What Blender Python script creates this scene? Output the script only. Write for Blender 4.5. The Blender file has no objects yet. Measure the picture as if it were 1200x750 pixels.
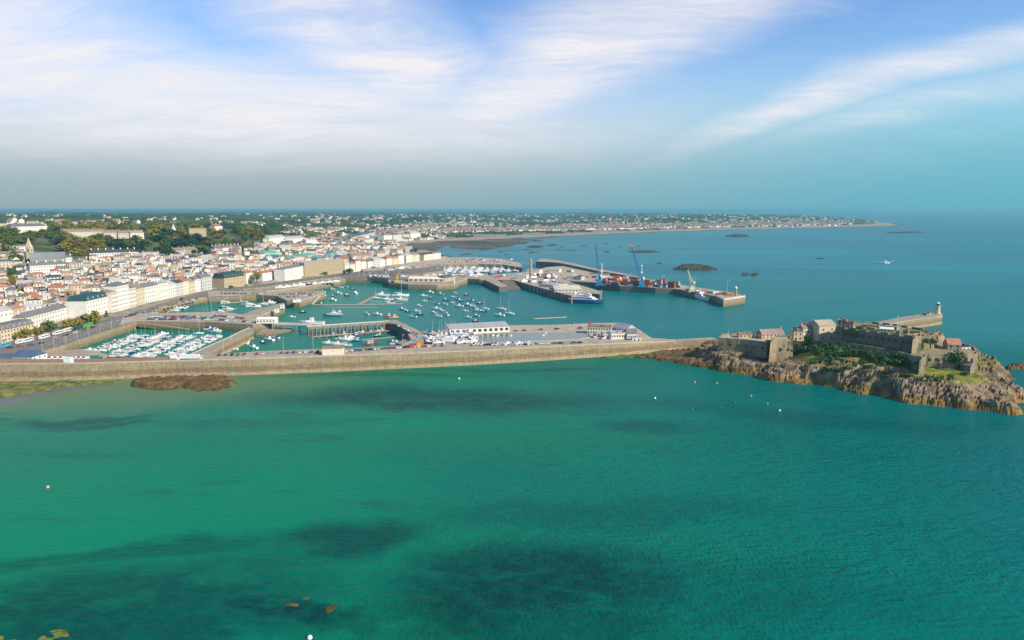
import bpy, math, random
from math import sin, cos, tan, atan, atan2, radians, pi, sqrt, exp, floor
from mathutils import Vector, noise as mnoise
R = random.Random(7)
scene = bpy.context.scene
COL = scene.collection
H = 120.0; PITCH = radians(9.16); F = 800.0

# ---------------------------------------------------------------- mapping from a bearing to a place on the ground
def ray(px, py):
    u = (px-600)/F; v = -(py-375)/F
    return Vector((u, cos(PITCH)+v*sin(PITCH), -sin(PITCH)+v*cos(PITCH)))
def P(px, py, z=0.0):
    d = ray(px, py); t = (z-H)/d.z
    return Vector((d.x*t, d.y*t, z))
def project(p):
    x, y, z = p[0], p[1], p[2]-H
    f = y*cos(PITCH)-z*sin(PITCH); up = y*sin(PITCH)+z*cos(PITCH)
    return 600+F*x/f, 375-F*up/f

# ---------------------------------------------------------------- materials
MATS = {}
def nodes_of(m):
    m.use_nodes = True; nt = m.node_tree; nt.nodes.clear(); return nt
class N:
    """small helper to write shader graphs as expressions"""
    def __init__(s, nt): s.nt = nt
    def new(s, t, **kw):
        n = s.nt.nodes.new(t)
        for k, v in kw.items(): setattr(n, k, v)
        return n
    def inp(s, sock, v):
        if isinstance(v, bpy.types.NodeSocket): s.nt.links.new(v, sock)
        elif v is not None: sock.default_value = v
    def m(s, op, a, b=None, c=None, clamp=False):
        n = s.new('ShaderNodeMath', operation=op); n.use_clamp = clamp
        s.inp(n.inputs[0], a)
        if b is not None: s.inp(n.inputs[1], b)
        if c is not None: s.inp(n.inputs[2], c)
        return n.outputs[0]
    def noise(s, vec, scale, detail=3, rough=.5, dist=0, col=False):
        n = s.new('ShaderNodeTexNoise'); s.inp(n.inputs['Vector'], vec)
        s.inp(n.inputs['Scale'], scale); n.inputs['Detail'].default_value = detail
        n.inputs['Roughness'].default_value = rough; n.inputs['Distortion'].default_value = dist
        return n.outputs['Color' if col else 'Fac']
    def mixc(s, f, a, b, mode='MIX'):
        n = s.new('ShaderNodeMix', data_type='RGBA', blend_type=mode)
        s.inp(n.inputs[0], f)
        for sock, v in ((n.inputs[6], a), (n.inputs[7], b)):
            s.inp(sock, (*v, 1) if isinstance(v, tuple) and len(v) == 3 else v)
        return n.outputs[2]
    def ramp(s, f, lo, hi, a=0., b=1., smooth=True):
        n = s.new('ShaderNodeMapRange'); n.interpolation_type = 'SMOOTHSTEP' if smooth else 'LINEAR'
        s.inp(n.inputs['Value'], f)
        for k, v in (('From Min', lo), ('From Max', hi), ('To Min', a), ('To Max', b)): s.inp(n.inputs[k], v)
        return n.outputs[0]
    def mapping(s, vec, loc=(0,0,0), rot=(0,0,0), scale=(1,1,1)):
        n = s.new('ShaderNodeMapping'); s.inp(n.inputs[0], vec)
        n.inputs[1].default_value = loc; n.inputs[2].default_value = rot; n.inputs[3].default_value = scale
        return n.outputs[0]
    def sep(s, v):
        n = s.new('ShaderNodeSeparateXYZ'); s.inp(n.inputs[0], v); return n.outputs
    def comb(s, x, y, z=0.):
        n = s.new('ShaderNodeCombineXYZ')
        for i, v in enumerate((x, y, z)): s.inp(n.inputs[i], v)
        return n.outputs[0]
    def bump(s, h, dist, strength=1.):
        n = s.new('ShaderNodeBump'); s.inp(n.inputs['Height'], h); n.inputs['Distance'].default_value = dist
        n.inputs['Strength'].default_value = strength; return n.outputs[0]
    def bsdf(s, col, rough=.8, normal=None, spec=.3, metal=0.):
        n = s.new('ShaderNodeBsdfPrincipled'); s.inp(n.inputs['Base Color'], (*col, 1) if isinstance(col, tuple) and len(col) == 3 else col)
        s.inp(n.inputs['Roughness'], rough); n.inputs['Specular IOR Level'].default_value = spec; n.inputs['Metallic'].default_value = metal
        if normal is not None: s.inp(n.inputs['Normal'], normal)
        return n
    def out(s, surf): 
        o = s.new('ShaderNodeOutputMaterial'); s.nt.links.new(surf, o.inputs['Surface'])
def mat(name, c, rough=.8, var=.25, scale=.6, c2=None, spec=.25, bump=0., metal=0., emit=None):
    """a weathered matt paint / stone: base colour broken up by two noises of the object's own surface"""
    if name in MATS: return MATS[name]
    m = bpy.data.materials.new(name); MATS[name] = m
    g = N(nodes_of(m)); geo = g.new('ShaderNodeNewGeometry').outputs['Position']
    info = g.new('ShaderNodeObjectInfo')
    n1 = g.noise(geo, scale, 4, .6); n2 = g.noise(geo, scale*.13, 2, .5)
    f = g.ramp(g.m('ADD', g.m('MULTIPLY', n1, .7), g.m('MULTIPLY', n2, .3)), .3, .7)
    a = tuple(x*(1-var) for x in c); b = tuple(min(.9, x*(1+var*.6)) for x in c) if c2 is None else c2
    col = g.mixc(f, a, b)
    h = g.new('ShaderNodeHueSaturation'); g.inp(h.inputs['Color'], col)
    g.inp(h.inputs['Value'], g.ramp(info.outputs['Random'], 0, 1, .9, 1.08, False))
    bs = g.bsdf(h.outputs[0], rough, g.bump(n1, bump) if bump else None, spec, metal)
    if emit: bs.inputs['Emission Color'].default_value = (*c, 1); bs.inputs['Emission Strength'].default_value = emit
    g.out(bs.outputs[0]); return m

# ---------------------------------------------------------------- objects
def link(name, me, m=None, parent=None, loc=None, rz=0):
    o = bpy.data.objects.new(name, me); COL.objects.link(o)
    if m is not None and me is not None and not me.materials: me.materials.append(m)
    if parent is not None: o.parent = parent
    if loc is not None: o.location = loc
    if rz: o.rotation_euler.z = rz
    return o
def tag(o, label=None, cat=None, group=None, kind=None):
    if label: o['label'] = label
    if cat: o['category'] = cat
    if group: o['group'] = group
    if kind: o['kind'] = kind
    return o
def empty(name, loc, rz=0, s=1.0):
    o = bpy.data.objects.new(name, None); COL.objects.link(o); o.location = loc; o.rotation_euler.z = rz
    o.scale = (s, s, s); o.empty_display_size = .5
    return o
class MB:
    """collects boxes, prisms and tubes into one mesh"""
    def __init__(s): s.v = []; s.f = []; s.mi = []; s.mats = []; s.smooth = False
    def add(s, vs, fs, mi=0):
        b = len(s.v); s.v += [tuple(v) for v in vs]; s.f += [tuple(b+i for i in f) for f in fs]; s.mi += [mi]*len(fs); return s
    def box(s, c, d, rz=0, mi=0, taper=1.0):
        x, y, z = d[0]/2, d[1]/2, d[2]/2; ca, sa = cos(rz), sin(rz); vs = []
        for zz, t in ((-z, 1), (z, taper)):
            for xx, yy in ((-x,-y), (x,-y), (x,y), (-x,y)):
                xx *= t; yy *= t
                vs.append((c[0]+xx*ca-yy*sa, c[1]+xx*sa+yy*ca, c[2]+zz))
        return s.add(vs, [(3,2,1,0), (4,5,6,7), (0,1,5,4), (1,2,6,5), (2,3,7,6), (3,0,4,7)], mi)
    def prism(s, pts, z0, z1, mi=0, mtop=None):
        """pts: (x,y) counter-clockwise; z0/z1 number or list"""
        n = len(pts); Z0 = z0 if isinstance(z0, (list, tuple)) else [z0]*n; Z1 = z1 if isinstance(z1, (list, tuple)) else [z1]*n
        a = sum(pts[i][0]*pts[(i+1)%n][1]-pts[(i+1)%n][0]*pts[i][1] for i in range(n))
        if a < 0: pts = pts[::-1]; Z0 = Z0[::-1]; Z1 = Z1[::-1]
        vs = [(p[0], p[1], Z0[i]) for i, p in enumerate(pts)]+[(p[0], p[1], Z1[i]) for i, p in enumerate(pts)]
        s.add(vs, [(i, (i+1)%n, n+(i+1)%n, n+i) for i in range(n)], mi)
        s.f.append(tuple(len(s.v)-2*n+n+i for i in range(n))); s.mi.append(mi if mtop is None else mtop)
        s.f.append(tuple(len(s.v)-2*n+i for i in range(n))[::-1]); s.mi.append(mi)
        return s
    def tube(s, a, b, r0, r1=None, n=6, mi=0):
        r1 = r0 if r1 is None else r1; a = Vector(a); b = Vector(b); d = (b-a).normalized()
        u = d.cross(Vector((0,0,1)) if abs(d.z) < .95 else Vector((1,0,0))).normalized(); w = d.cross(u)
        vs = [a+(u*cos(2*pi*i/n)+w*sin(2*pi*i/n))*r0 for i in range(n)]+[b+(u*cos(2*pi*i/n)+w*sin(2*pi*i/n))*r1 for i in range(n)]
        s.add(vs, [(i, i+n, (i+1)%n+n, (i+1)%n) for i in range(n)]+[tuple(range(n)), tuple(range(2*n-1, n-1, -1))], mi); return s
    def lathe(s, prof, c=(0,0,0), n=12, mi=0):
        vs = [(c[0]+r*cos(2*pi*i/n), c[1]+r*sin(2*pi*i/n), c[2]+z) for r, z in prof for i in range(n)]; k = len(prof)
        fs = [(j*n+i, j*n+(i+1)%n, (j+1)*n+(i+1)%n, (j+1)*n+i) for j in range(k-1) for i in range(n)]
        fs += [tuple(range(n))[::-1], tuple((k-1)*n+i for i in range(n))]
        return s.add(vs, fs, mi)
    def mesh(s, name, mats=None, smooth=False):
        me = bpy.data.meshes.new(name); me.from_pydata(s.v, [], s.f)
        ms = mats if isinstance(mats, (list, tuple)) else ([mats] if mats else [])
        for m in ms: me.materials.append(m)
        if len(ms) > 1: me.polygons.foreach_set('material_index', s.mi)
        if smooth: me.polygons.foreach_set('use_smooth', [True]*len(s.f))
        me.update(); return me
    def build(s, name, mats, parent=None, loc=None, rz=0, smooth=False):
        return link(name, s.mesh(name, mats, smooth), None, parent, loc, rz)
def px_pts(pp, z):
    """ground plan given by bearings of its corners at height z"""
    return [tuple(P(a, b, z)[:2]) for a, b in pp]
# ---------------------------------------------------------------- camera, light, sky
cam = bpy.data.cameras.new('camera'); co = bpy.data.objects.new('camera', cam); COL.objects.link(co)
co.location = (0, 0, H); co.rotation_euler = (pi/2-PITCH, 0, 0)
cam.sensor_width = 36; cam.lens = 24.0; cam.clip_start = 1; cam.clip_end = 200000
scene.camera = co
SUN_EL = radians(33); SUN_H = Vector((.86, -.51)).normalized()
sun = bpy.data.lights.new('sun', 'SUN'); so = bpy.data.objects.new('sun', sun); COL.objects.link(so)
sun.energy = 5.0; sun.angle = radians(.5); sun.color = (1, .89, .70)
sd = Vector((SUN_H.x*cos(SUN_EL), SUN_H.y*cos(SUN_EL), sin(SUN_EL)))
so.rotation_euler = sd.to_track_quat('Z', 'Y').to_euler()
w = bpy.data.worlds.new('World'); scene.world = w; w.use_nodes = True
nt = w.node_tree; nt.nodes.clear(); g = N(nt)
sky = g.new('ShaderNodeTexSky', sky_type='NISHITA'); sky.sun_disc = False
sky.sun_elevation = SUN_EL; sky.sun_rotation = atan2(SUN_H.x, SUN_H.y); sky.altitude = 100
sky.air_density = 1.0; sky.dust_density = .6; sky.ozone_density = 2.0
gen = g.new('ShaderNodeTexCoord').outputs['Generated']
x, y, z = g.sep(gen)
K = .16
zz = g.m('ADD', g.m('MAXIMUM', z, 0.0), K)
cx = g.m('DIVIDE', x, zz); cy = g.m('DIVIDE', y, zz)          # where the line of sight meets the cloud deck
cv = g.comb(cx, cy, 0.)
warp = g.noise(cv, .8, 4, .55, col=True)
wv = g.new('ShaderNodeVectorMath', operation='MULTIPLY_ADD'); g.inp(wv.inputs[0], warp); wv.inputs[1].default_value = (.7, .9, 0); g.inp(wv.inputs[2], cv)
wx, wy, _ = g.sep(wv.outputs[0])
def blob(cx0, cy0, ax, ay, rot, soft=.5):
    """soft elliptical bank of cloud on the deck"""
    X = g.m('SUBTRACT', wx, cx0+.35); Y = g.m('SUBTRACT', wy, cy0+.45)
    ca, sa = cos(rot), sin(rot)
    U = g.m('DIVIDE', g.m('ADD', g.m('MULTIPLY', X, ca), g.m('MULTIPLY', Y, sa)), ax)
    V = g.m('DIVIDE', g.m('SUBTRACT', g.m('MULTIPLY', Y, ca), g.m('MULTIPLY', X, sa)), ay)
    r = g.m('SQRT', g.m('ADD', g.m('MULTIPLY', U, U), g.m('MULTIPLY', V, V)))
    return g.ramp(r, 1+soft, 1-soft)
def deck(px, py):
    d = ray(px, py).normalized(); q = d.z+K; return d.x/q, d.y/q
def bank(p0, p1, width, soft=.6):
    """bank of cirrus running on the deck between two bearings"""
    a = Vector(deck(*p0)); b = Vector(deck(*p1)); c = (a+b)/2; L = (b-a).length/2
    return blob(c.x, c.y, L, width, atan2(b.y-a.y, b.x-a.x), soft)
exec_banks = [((-300, 40), (200, 95), .60, .6, 1.), ((40, 125), (520, 135), .55, .7, 1.), ((290, -60), (500, 110), .30, .75, 1.),
              ((520, 160), (930, -70), .30, .75, 1.), ((790, 175), (1330, 5), .17, .95, .85), ((-200, 165), (620, 170), .8, .9, .9), ((930, 165), (1300, 80), .16, 1., .45)]
tot = None
for p0, p1, wd, so_, k_ in exec_banks:
    b_ = g.m('MULTIPLY', bank(p0, p1, wd, so_), k_)
    tot = b_ if tot is None else g.m('MAXIMUM', tot, b_)
st = g.noise(g.mapping(wv.outputs[0], rot=(0, 0, radians(-52)), scale=(.5, 2.6, 1)), 1.5, 8, .62)
st2 = g.noise(wv.outputs[0], 2.0, 7, .6)
tex = g.m('ADD', g.m('MULTIPLY', st, .55), g.m('MULTIPLY', st2, .45))
fin = g.noise(g.mapping(wv.outputs[0], rot=(0, 0, radians(-52)), scale=(1.2, 9.0, 1)), 2.2, 8, .7)
tex = g.m('ADD', g.m('MULTIPLY', tex, .72), g.m('MULTIPLY', fin, .28))
cov = g.m('MULTIPLY', tot, g.ramp(tex, .34, .60, .42, 1.0))
cov = g.m('ADD', cov, g.m('MULTIPLY', g.ramp(tex, .48, .75), .25), clamp=True)
sc_ = g.new('ShaderNodeMix', data_type='RGBA', blend_type='MULTIPLY'); sc_.inputs[0].default_value = 1
g.inp(sc_.inputs[6], sky.outputs[0]); sc_.inputs[7].default_value = (1.0, 1.28, 1.62, 1)
lowc = g.mixc(g.ramp(x, -.3, .62), (2.75, 3.75, 4.0), (1.1, 3.9, 5.0))
midc = g.mixc(g.ramp(x, -.1, .6), (6.0, 6.4, 7.0), (3.0, 5.9, 7.0))
hazec = g.mixc(g.ramp(z, -.01, .17), lowc, midc)
low = g.mixc(g.ramp(z, .06, .25, .97, .0), sc_.outputs[2], hazec)
cov = g.m('MULTIPLY', cov, g.ramp(z, .0, .13, .0, 1.0))
c_ = g.mixc(cov, low, (7.9, 7.75, 8.1))
bg = g.new('ShaderNodeBackground'); g.inp(bg.inputs[0], c_); bg.inputs[1].default_value = .095
wo = g.new('ShaderNodeOutputWorld'); nt.links.new(bg.outputs[0], wo.inputs[0])
vs_ = scene.view_settings; scene.display_settings.display_device = 'sRGB'
vs_.view_transform = 'Standard'; vs_.look = 'None'; vs_.exposure = 0.25; vs_.gamma = 1; vs_.use_curve_mapping = False
cy_ = scene.cycles; cy_.use_denoising = True; cy_.max_bounces = 4; cy_.diffuse_bounces = 2; cy_.glossy_bounces = 2
cy_.volume_bounces = 0; cy_.transparent_max_bounces = 6; cy_.caustics_reflective = False; cy_.caustics_refractive = False
cy_.use_adaptive_sampling = True; cy_.adaptive_threshold = .01
# ---------------------------------------------------------------- air
hz = MB().box((0, 25000, 66), (170000, 190000, 136))
hm = bpy.data.materials.new('air'); gh = N(nodes_of(hm))
pv = gh.new('ShaderNodeVolumePrincipled'); pv.inputs['Color'].default_value = (.25, .64, .76, 1); pv.inputs['Density'].default_value = 7.0e-5
pv.inputs['Anisotropy'].default_value = .1
ho = gh.new('ShaderNodeOutputMaterial'); hm.node_tree.links.new(pv.outputs[0], ho.inputs['Volume'])
tag(hz.build('haze', hm), 'pale blue sea haze that fades the far coast', None, None, 'stuff')
# ---------------------------------------------------------------- sea
wm = bpy.data.materials.new('sea_water'); g = N(nodes_of(wm))
pos = g.new('ShaderNodeNewGeometry').outputs['Position']
wn = g.noise(pos, .018, 5, .6, col=True); 
vm = g.new('ShaderNodeVectorMath', operation='MULTIPLY_ADD'); g.inp(vm.inputs[0], wn); vm.inputs[1].default_value = (46, 46, 0); g.inp(vm.inputs[2], pos)
sx, sy, _z = g.sep(vm.outputs[0]); rx, ry, _z = g.sep(pos)
def wblob(px, py, ax, ay, rot=0, soft=.5, raw=False):
    """patch of sea bed seen through the water; sizes in metres"""
    c = P(px, py)
    X = g.m('SUBTRACT', rx if raw else sx, c.x+(0 if raw else 23)); Y = g.m('SUBTRACT', ry if raw else sy, c.y+(0 if raw else 23)); ca, sa = cos(rot), sin(rot)
    U = g.m('DIVIDE', g.m('ADD', g.m('MULTIPLY', X, ca), g.m('MULTIPLY', Y, sa)), ax)
    V = g.m('DIVIDE', g.m('SUBTRACT', g.m('MULTIPLY', Y, ca), g.m('MULTIPLY', X, sa)), ay)
    r = g.m('SQRT', g.m('ADD', g.m('MULTIPLY', U, U), g.m('MULTIPLY', V, V)))
    return g.ramp(r, 1+soft, 1-soft)
big = g.noise(pos, .006, 3, .5)
deep = (.0, .052, .068); emer = (.0, .195, .098); pale = (.10, .22, .15)
near_far = g.ramp(ry, 500, 760)
left_right = g.ramp(g.m('ADD', rx, g.m('MULTIPLY', big, 120)), -120, 330)
c = g.mixc(left_right, emer, (.0, .128, .126))
c = g.mixc(g.m('MULTIPLY', g.ramp(big, .35, .65), .45), c, (.0, .125, .10))
# sandy shallows by the wall at the left
sh = wblob(-10, 460, 185, 58, radians(8), .6)
c = g.mixc(g.m('MULTIPLY', sh, .85), c, (.165, .21, .095))
sh2 = wblob(-80, 500, 150, 80, radians(12), .8)
c = g.mixc(g.m('MULTIPLY', sh2, .45), c, (.03, .16, .10))
for px, py, a, b, rot, k in ((470, 722, 22, 9, 0, .8), (520, 720, 26, 10, 0, .7), (60, 668, 20, 8, .2, .5), (690, 640, 70, 12, 0, .35), (740, 745, 18, 9, 0, .4), (430, 520, 170, 22, 0, .4), (620, 515, 90, 16, 0, .3)):
    c = g.mixc(g.m('MULTIPLY', wblob(px, py, a, b, rot, .8), k), c, (.002, .16, .085))
# weed beds
wd = None
for px, py, a, b, rot, k in ((510, 468, 105, 28, -.08, .85), (760, 500, 28, 12, 0, .55), (405, 628, 26, 14, 0, .85), (620, 690, 48, 26, .1, .95), (560, 668, 22, 12, 0, .8), (640, 735, 40, 12, 0, .7),
                          (345, 712, 24, 8, -.15, 1.0), (150, 700, 62, 20, .15, .78), (60, 722, 50, 16, 0, .85), (230, 725, 40, 10, 0, .8), (300, 655, 36, 10, .2, .5), (700, 600, 70, 14, .1, .35), (820, 690, 60, 22, 0, .35),
                          (95, 494, 32, 9, .25, .75), (130, 498, 20, 6, .25, .7), (150, 646, 60, 7, .22, .6), (290, 498, 60, 9, .05, .3), (860, 480, 90, 16, -.3, .35), (1010, 500, 60, 14, -.3, .35), (440, 440, 80, 8, 0, .5), (600, 434, 90, 6, 0, .45)):
    q = g.m('MULTIPLY', wblob(px, py, a, b, rot, .55), k); wd = q if wd is None else g.m('MAXIMUM', wd, q)
fine = g.noise(pos, .16, 5, .65)
chan = g.noise(g.mapping(pos, rot=(0,0,.4), scale=(.03,.07,1)), 1., 6, .7)
wd = g.m('MULTIPLY', wd, g.m('MULTIPLY', g.ramp(fine, .3, .6, .7, 1.0), g.ramp(chan, .34, .5, .55, 1.0)))
wd = g.m('MAXIMUM', wd, g.m('MULTIPLY', g.m('MULTIPLY', g.ramp(g.noise(g.mapping(pos, scale=(.012,.035,1)), 1., 6, .65), .56, .72), g.ramp(ry, 520, 380)), .5))
c = g.mixc(g.m('MULTIPLY', wd, .92), c, (.0, .034, .036))
# open sea and harbour
harb = g.mixc(g.ramp(rx, -300, 60), (.003, .17, .12), (.002, .15, .15))
c = g.mixc(g.ramp(ry, 560, 640), c, harb)
bandn = g.noise(g.mapping(pos, scale=(.0006, .004, 1)), 1., 4, .55)
op = g.mixc(g.ramp(bandn, .35, .65), (.0, .12, .165), (.0, .19, .215))
c = g.mixc(g.ramp(ry, 950, 1500), c, op)
# sets of ripples: short wind waves, two directions, over a gentle swell
w1 = g.noise(g.mapping(pos, rot=(0, 0, radians(35)), scale=(.12, .42, 1)), 1., 3, .6)
w2 = g.noise(g.mapping(pos, rot=(0, 0, radians(-20)), scale=(.9, .35, 1)), 1., 2, .6)
w3 = g.noise(pos, .02, 2, .5)
hgt = g.m('ADD', g.m('ADD', g.m('MULTIPLY', w1, 1.3), g.m('MULTIPLY', w2, .35)), g.m('MULTIPLY', w3, .6))
amp = g.ramp(ry, 560, 640, 1.0, .35)
gust = g.ramp(g.noise(g.mapping(pos, rot=(0,0,radians(30)), scale=(.004,.012,1)), 1., 4, .6), .35, .65, .6, 1.35)
wamp = g.m('MULTIPLY', g.m('MULTIPLY', g.ramp(rx, -350, 200, .45, 1.5), amp), gust)
bm = g.new('ShaderNodeBump'); g.inp(bm.inputs['Height'], g.m('MULTIPLY', hgt, wamp)); bm.inputs['Distance'].default_value = .9; bm.inputs['Strength'].default_value = 1.0
b_ = g.bsdf(c, .28, bm.outputs[0], .2); g.inp(b_.inputs['Specular IOR Level'], g.ramp(ry, 450, 1600, .045, .06)); b_.inputs['IOR'].default_value = 1.33
g.out(b_.outputs[0])
wv_ = MB(); S = 75000
wv_.add([(-S, -3000, 0), (S, -3000, 0), (S, 2*S*.5+30000, 0), (-S, 2*S*.5+30000, 0)], [(0,1,2,3)])
tag(wv_.build('sea', wm), 'green shallow bay and blue-green open sea', None, None, 'structure')
# ---------------------------------------------------------------- land as a height field
def DY(px, py, z): return P(px, py, z).y
SEA_ = -6.0
PROF = {   # bearing -> [(distance, height)]; land begins at the first entry
 -160: [(520,8.0),(640,9),(760,22),(900,44),(1100,68),(1300,82),(1600,90),(2500,88),(5000,86),(9000,84),(14000,80)],
 0:    [(560,7.6),(640,9),(740,16),(900,36),(1100,60),(1300,78),(1600,90),(2500,89),(5000,86),(9000,82),(14000,80)],
 60:   [(600,7.6),(690,9),(790,18),(900,31),(1100,57),(1300,76),(1600,86),(2500,87),(5000,86),(9000,82),(14000,80)],
 110:  [(660,7.6),(740,9.5),(820,16),(920,27),(1100,50),(1300,72),(1600,84),(2500,86),(5000,86),(9000,82),(14000,80)],
 160:  [(735,7.6),(830,10),(960,23),(1100,43),(1300,68),(1600,83),(2500,84),(5000,84),(9000,82),(14000,80)],
 210:  [(850,7.6),(920,9),(1000,16),(1130,34),(1300,58),(1600,80),(2500,80),(5000,80),(9000,81),(14000,80)],
 260:  [(985,7.8),(1040,9),(1150,22),(1300,43),(1500,66),(1800,75),(2500,76),(5000,76),(9000,80),(14000,80)],
 310:  [(1060,7.8),(1130,9),(1250,20),(1400,36),(1600,54),(1900,64),(2500,66),(5000,72),(9000,79),(14000,80)],
 360:  [(1170,7.8),(1250,9),(1350,16),(1550,26),(1800,38),(2200,48),(2800,55),(5000,68),(9000,78),(14000,80)],
 410:  [(1290,7.8),(1400,9),(1600,14),(1850,22),(2200,34),(2700,44),(3500,52),(5500,60),(9000,76),(14000,80)],
 440:  [(1360,7.8),(1500,9),(1800,11),(2200,12),(2350,9),(2600,14),(3400,34),(5500,54),(9000,74),(14000,78)],
 480:  [(1420,7.8),(1560,9),(1900,9),(2020,3),(2120,.3),(2480,.6),(2600,5),(3300,24),(5500,48),(9000,72),(14000,76)],
 515:  [(1530,7.6),(1660,8),(1760,4),(1800,.1),(2640,.5),(2760,5),(3600,20),(5500,42),(9000,68),(14000,74)],
 530:  [(1640,-1),(1800,-.1),(2680,.5),(2800,5),(3700,18),(5500,38),(9000,64),(14000,72)],
 570:  [(1700,-1.5),(1900,-.15),(2820,.4),(2960,5),(3900,14),(5500,30),(9000,58),(14000,70)],
 610:  [(1800,-2),(2100,-.35),(2980,.3),(3120,5),(4000,12),(5500,24),(9000,54),(14000,66)],
 650:  [(2000,-3),(2600,-.8),(3150,.2),(3300,5),(4200,14),(5500,22),(9000,50),(14000,60)],
 700:  [(3000,-4),(3350,-.6),(3480,3),(4000,9),(4600,26),(6000,30),(9000,50),(14000,60)],
 730:  [(3200,-4),(3560,-.6),(3650,3),(4000,10),(4500,38),(5200,30),(9000,52),(14000,56)],
 780:  [(3500,-4),(3820,-.6),(3900,3),(4300,9),(5000,26),(6500,44),(9000,52),(14000,50)],
 860:  [(3900,-4),(4200,-.6),(4300,3),(4700,10),(5500,20),(7000,40),(9000,48),(14000,30)],
 940:  [(4300,-4),(4600,-.6),(4700,3),(5300,9),(6200,16),(7200,32),(9000,34),(14000,-4)],
 1000: [(4500,-4),(4900,-.6),(5000,3),(5600,6),(6400,14),(7200,18),(8600,-4),(14000,-5)],
 1040: [(4700,-4),(5150,-1),(5250,1.8),(5700,3),(6300,1),(6700,-4),(8000,-4),(14000,-5)],
 1075: [(4800,-4),(5300,-4),(5600,-.5),(5750,-3),(6300,-4),(6700,-4),(8000,-4),(14000,-5)],
 1100: [(4900,-5),(14000,-5)],
}
PK = sorted(PROF)
def prof(col, D):
    p = PROF[col]
    if D < p[0][0]: return SEA_ if p[0][1] < 5 else max(SEA_, p[0][1]-(p[0][0]-D)*1.0)
    for (a, za), (b, zb) in zip(p, p[1:]):
        if D <= b: return za+(zb-za)*(D-a)/(b-a)
    return p[-1][1]
def land_z(px, D, rough=True):
    px = max(PK[0], min(PK[-1], px))
    for a, b in zip(PK, PK[1:]):
        if px <= b: break
    t = (px-a)/(b-a); z = prof(a, D)*(1-t)+prof(b, D)*t
    # the waterfront itself runs straight between the surveyed bearings
    fa, fb = PROF[a][0][0], PROF[b][0][0]; f0 = fa*(1-t)+fb*t
    if PROF[a][0][1] > 5 and PROF[b][0][1] > 5 and D < f0+80:
        if D < f0: z = SEA_ if D < f0-14 else min(z, 7.4)
        else: z = max(7.6, prof(a, D-f0+fa)*(1-t)+prof(b, D-f0+fb)*t)
    if rough and z > -2:
        X = (px-600)/800*D
        k = 1 if D < 2000 else 1
        if z > 14: z += mnoise.noise((X*.006, D*.006, 0))*min(3.5, (z-14)*.3)+mnoise.noise((X*.0012, D*.0012, 3))*min(9, max(0, z-25)*.25)
        if z > 5 and D > 3500: z += max(0, mnoise.noise((X*.0011+4, D*.0009, 7)))*26*min(1, (z-5)/6)
        if z <= 14 and z < 1.2 and D > 1650: z += (mnoise.noise((X*.006, D*.0022, 5))*.9+mnoise.noise((X*.02, D*.008, 9))*.5)*(1 if D > 1750 else .4)
    return z
def depth_of(D, z): return D*cos(PITCH)+(H-z)*sin(PITCH)
def land_at(X, Y, rough=True):
    z = 8
    for _ in range(3):
        px = 600+800*X/depth_of(Y, z); z = land_z(px, Y, rough)
    return z
def hit(px, py, lift=0.0, start=500.):
    """where the line of sight at this bearing meets the land"""
    d = ray(px, py); D = start; prev = None
    while D < 14000:
        t = D/d.y; zr = H+d.z*t; zl = max(land_z(px, D), 0)
        if zr <= zl+lift: 
            lo, hi = prev or D-10, D
            for _ in range(12):
                m_ = (lo+hi)/2; t = m_/d.y
                if H+d.z*t <= max(land_z(px, m_), 0)+lift: hi = m_
                else: lo = m_
            t = hi/d.y; return Vector((d.x*t, hi, max(land_z(px, hi), 0)))
        prev = D; D *= 1.006
    return None
cols = [-160+3.5*i for i in range(int(1262/3.5)+1)]; rows = []
D = 500.
while D < 14200: rows.append(D); D *= (1.0125 if D < 2400 else 1.016)
vs = []
for D in rows:
    for c_ in cols:
        z = land_z(c_, D); vs.append(((c_-600)/800*depth_of(D, z), D, z))
nc = len(cols); fs = []
for j in range(len(rows)-1):
    for i in range(nc-1):
        q = (j*nc+i, j*nc+i+1, (j+1)*nc+i+1, (j+1)*nc+i)
        if max(vs[k][2] for k in q) > -3.2: fs.append(q)
gm = bpy.data.materials.new('land'); g = N(nodes_of(gm)); pos = g.new('ShaderNodeNewGeometry').outputs['Position']
px_, py_, pz_ = g.sep(pos)
vor = g.new('ShaderNodeTexVoronoi'); g.inp(vor.inputs['Vector'], g.mapping(pos, scale=(.0075, .0045, 0))); vor.inputs['Scale'].default_value = 1
fieldv = g.sep(vor.outputs['Color'])[0]
field = g.mixc(g.ramp(fieldv, .2, .45), (.030, .055, .022), (.085, .115, .045))
field = g.mixc(g.ramp(fieldv, .62, .8), field, (.14, .14, .075))
n1 = g.noise(pos, .02, 4, .6); n2 = g.noise(pos, .004, 3, .5)
green = g.mixc(g.ramp(n1, .35, .65), (.045, .07, .018), (.12, .135, .045))
town = g.mixc(g.ramp(g.noise(pos, .05, 4, .6), .42, .6), (.20, .18, .15), (.07, .09, .035))
c = g.mixc(g.ramp(py_, 1700, 2600), g.mixc(g.ramp(pz_, 26, 60), town, green), field)
quay = g.mixc(g.ramp(g.noise(pos, .08, 4), .35, .65), (.20, .165, .13), (.33, .28, .21))
c = g.mixc(g.ramp(pz_, 12, 8.9), c, quay)
sand = g.mixc(g.ramp(n1, .3, .7), (.30, .22, .14), (.42, .33, .22))
flat = g.mixc(g.ramp(g.noise(g.mapping(pos, scale=(.006, .02, 1)), 1., 5, .65), .38, .62), (.025, .03, .022), (.17, .13, .085))
c = g.mixc(g.ramp(pz_, 4.6, 3.6), c, g.mixc(g.ramp(py_, 1500, 1650), quay, sand))
c = g.mixc(g.ramp(pz_, 1.5, .9), c, flat)
g.out(g.bsdf(c, .9).outputs[0])
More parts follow.
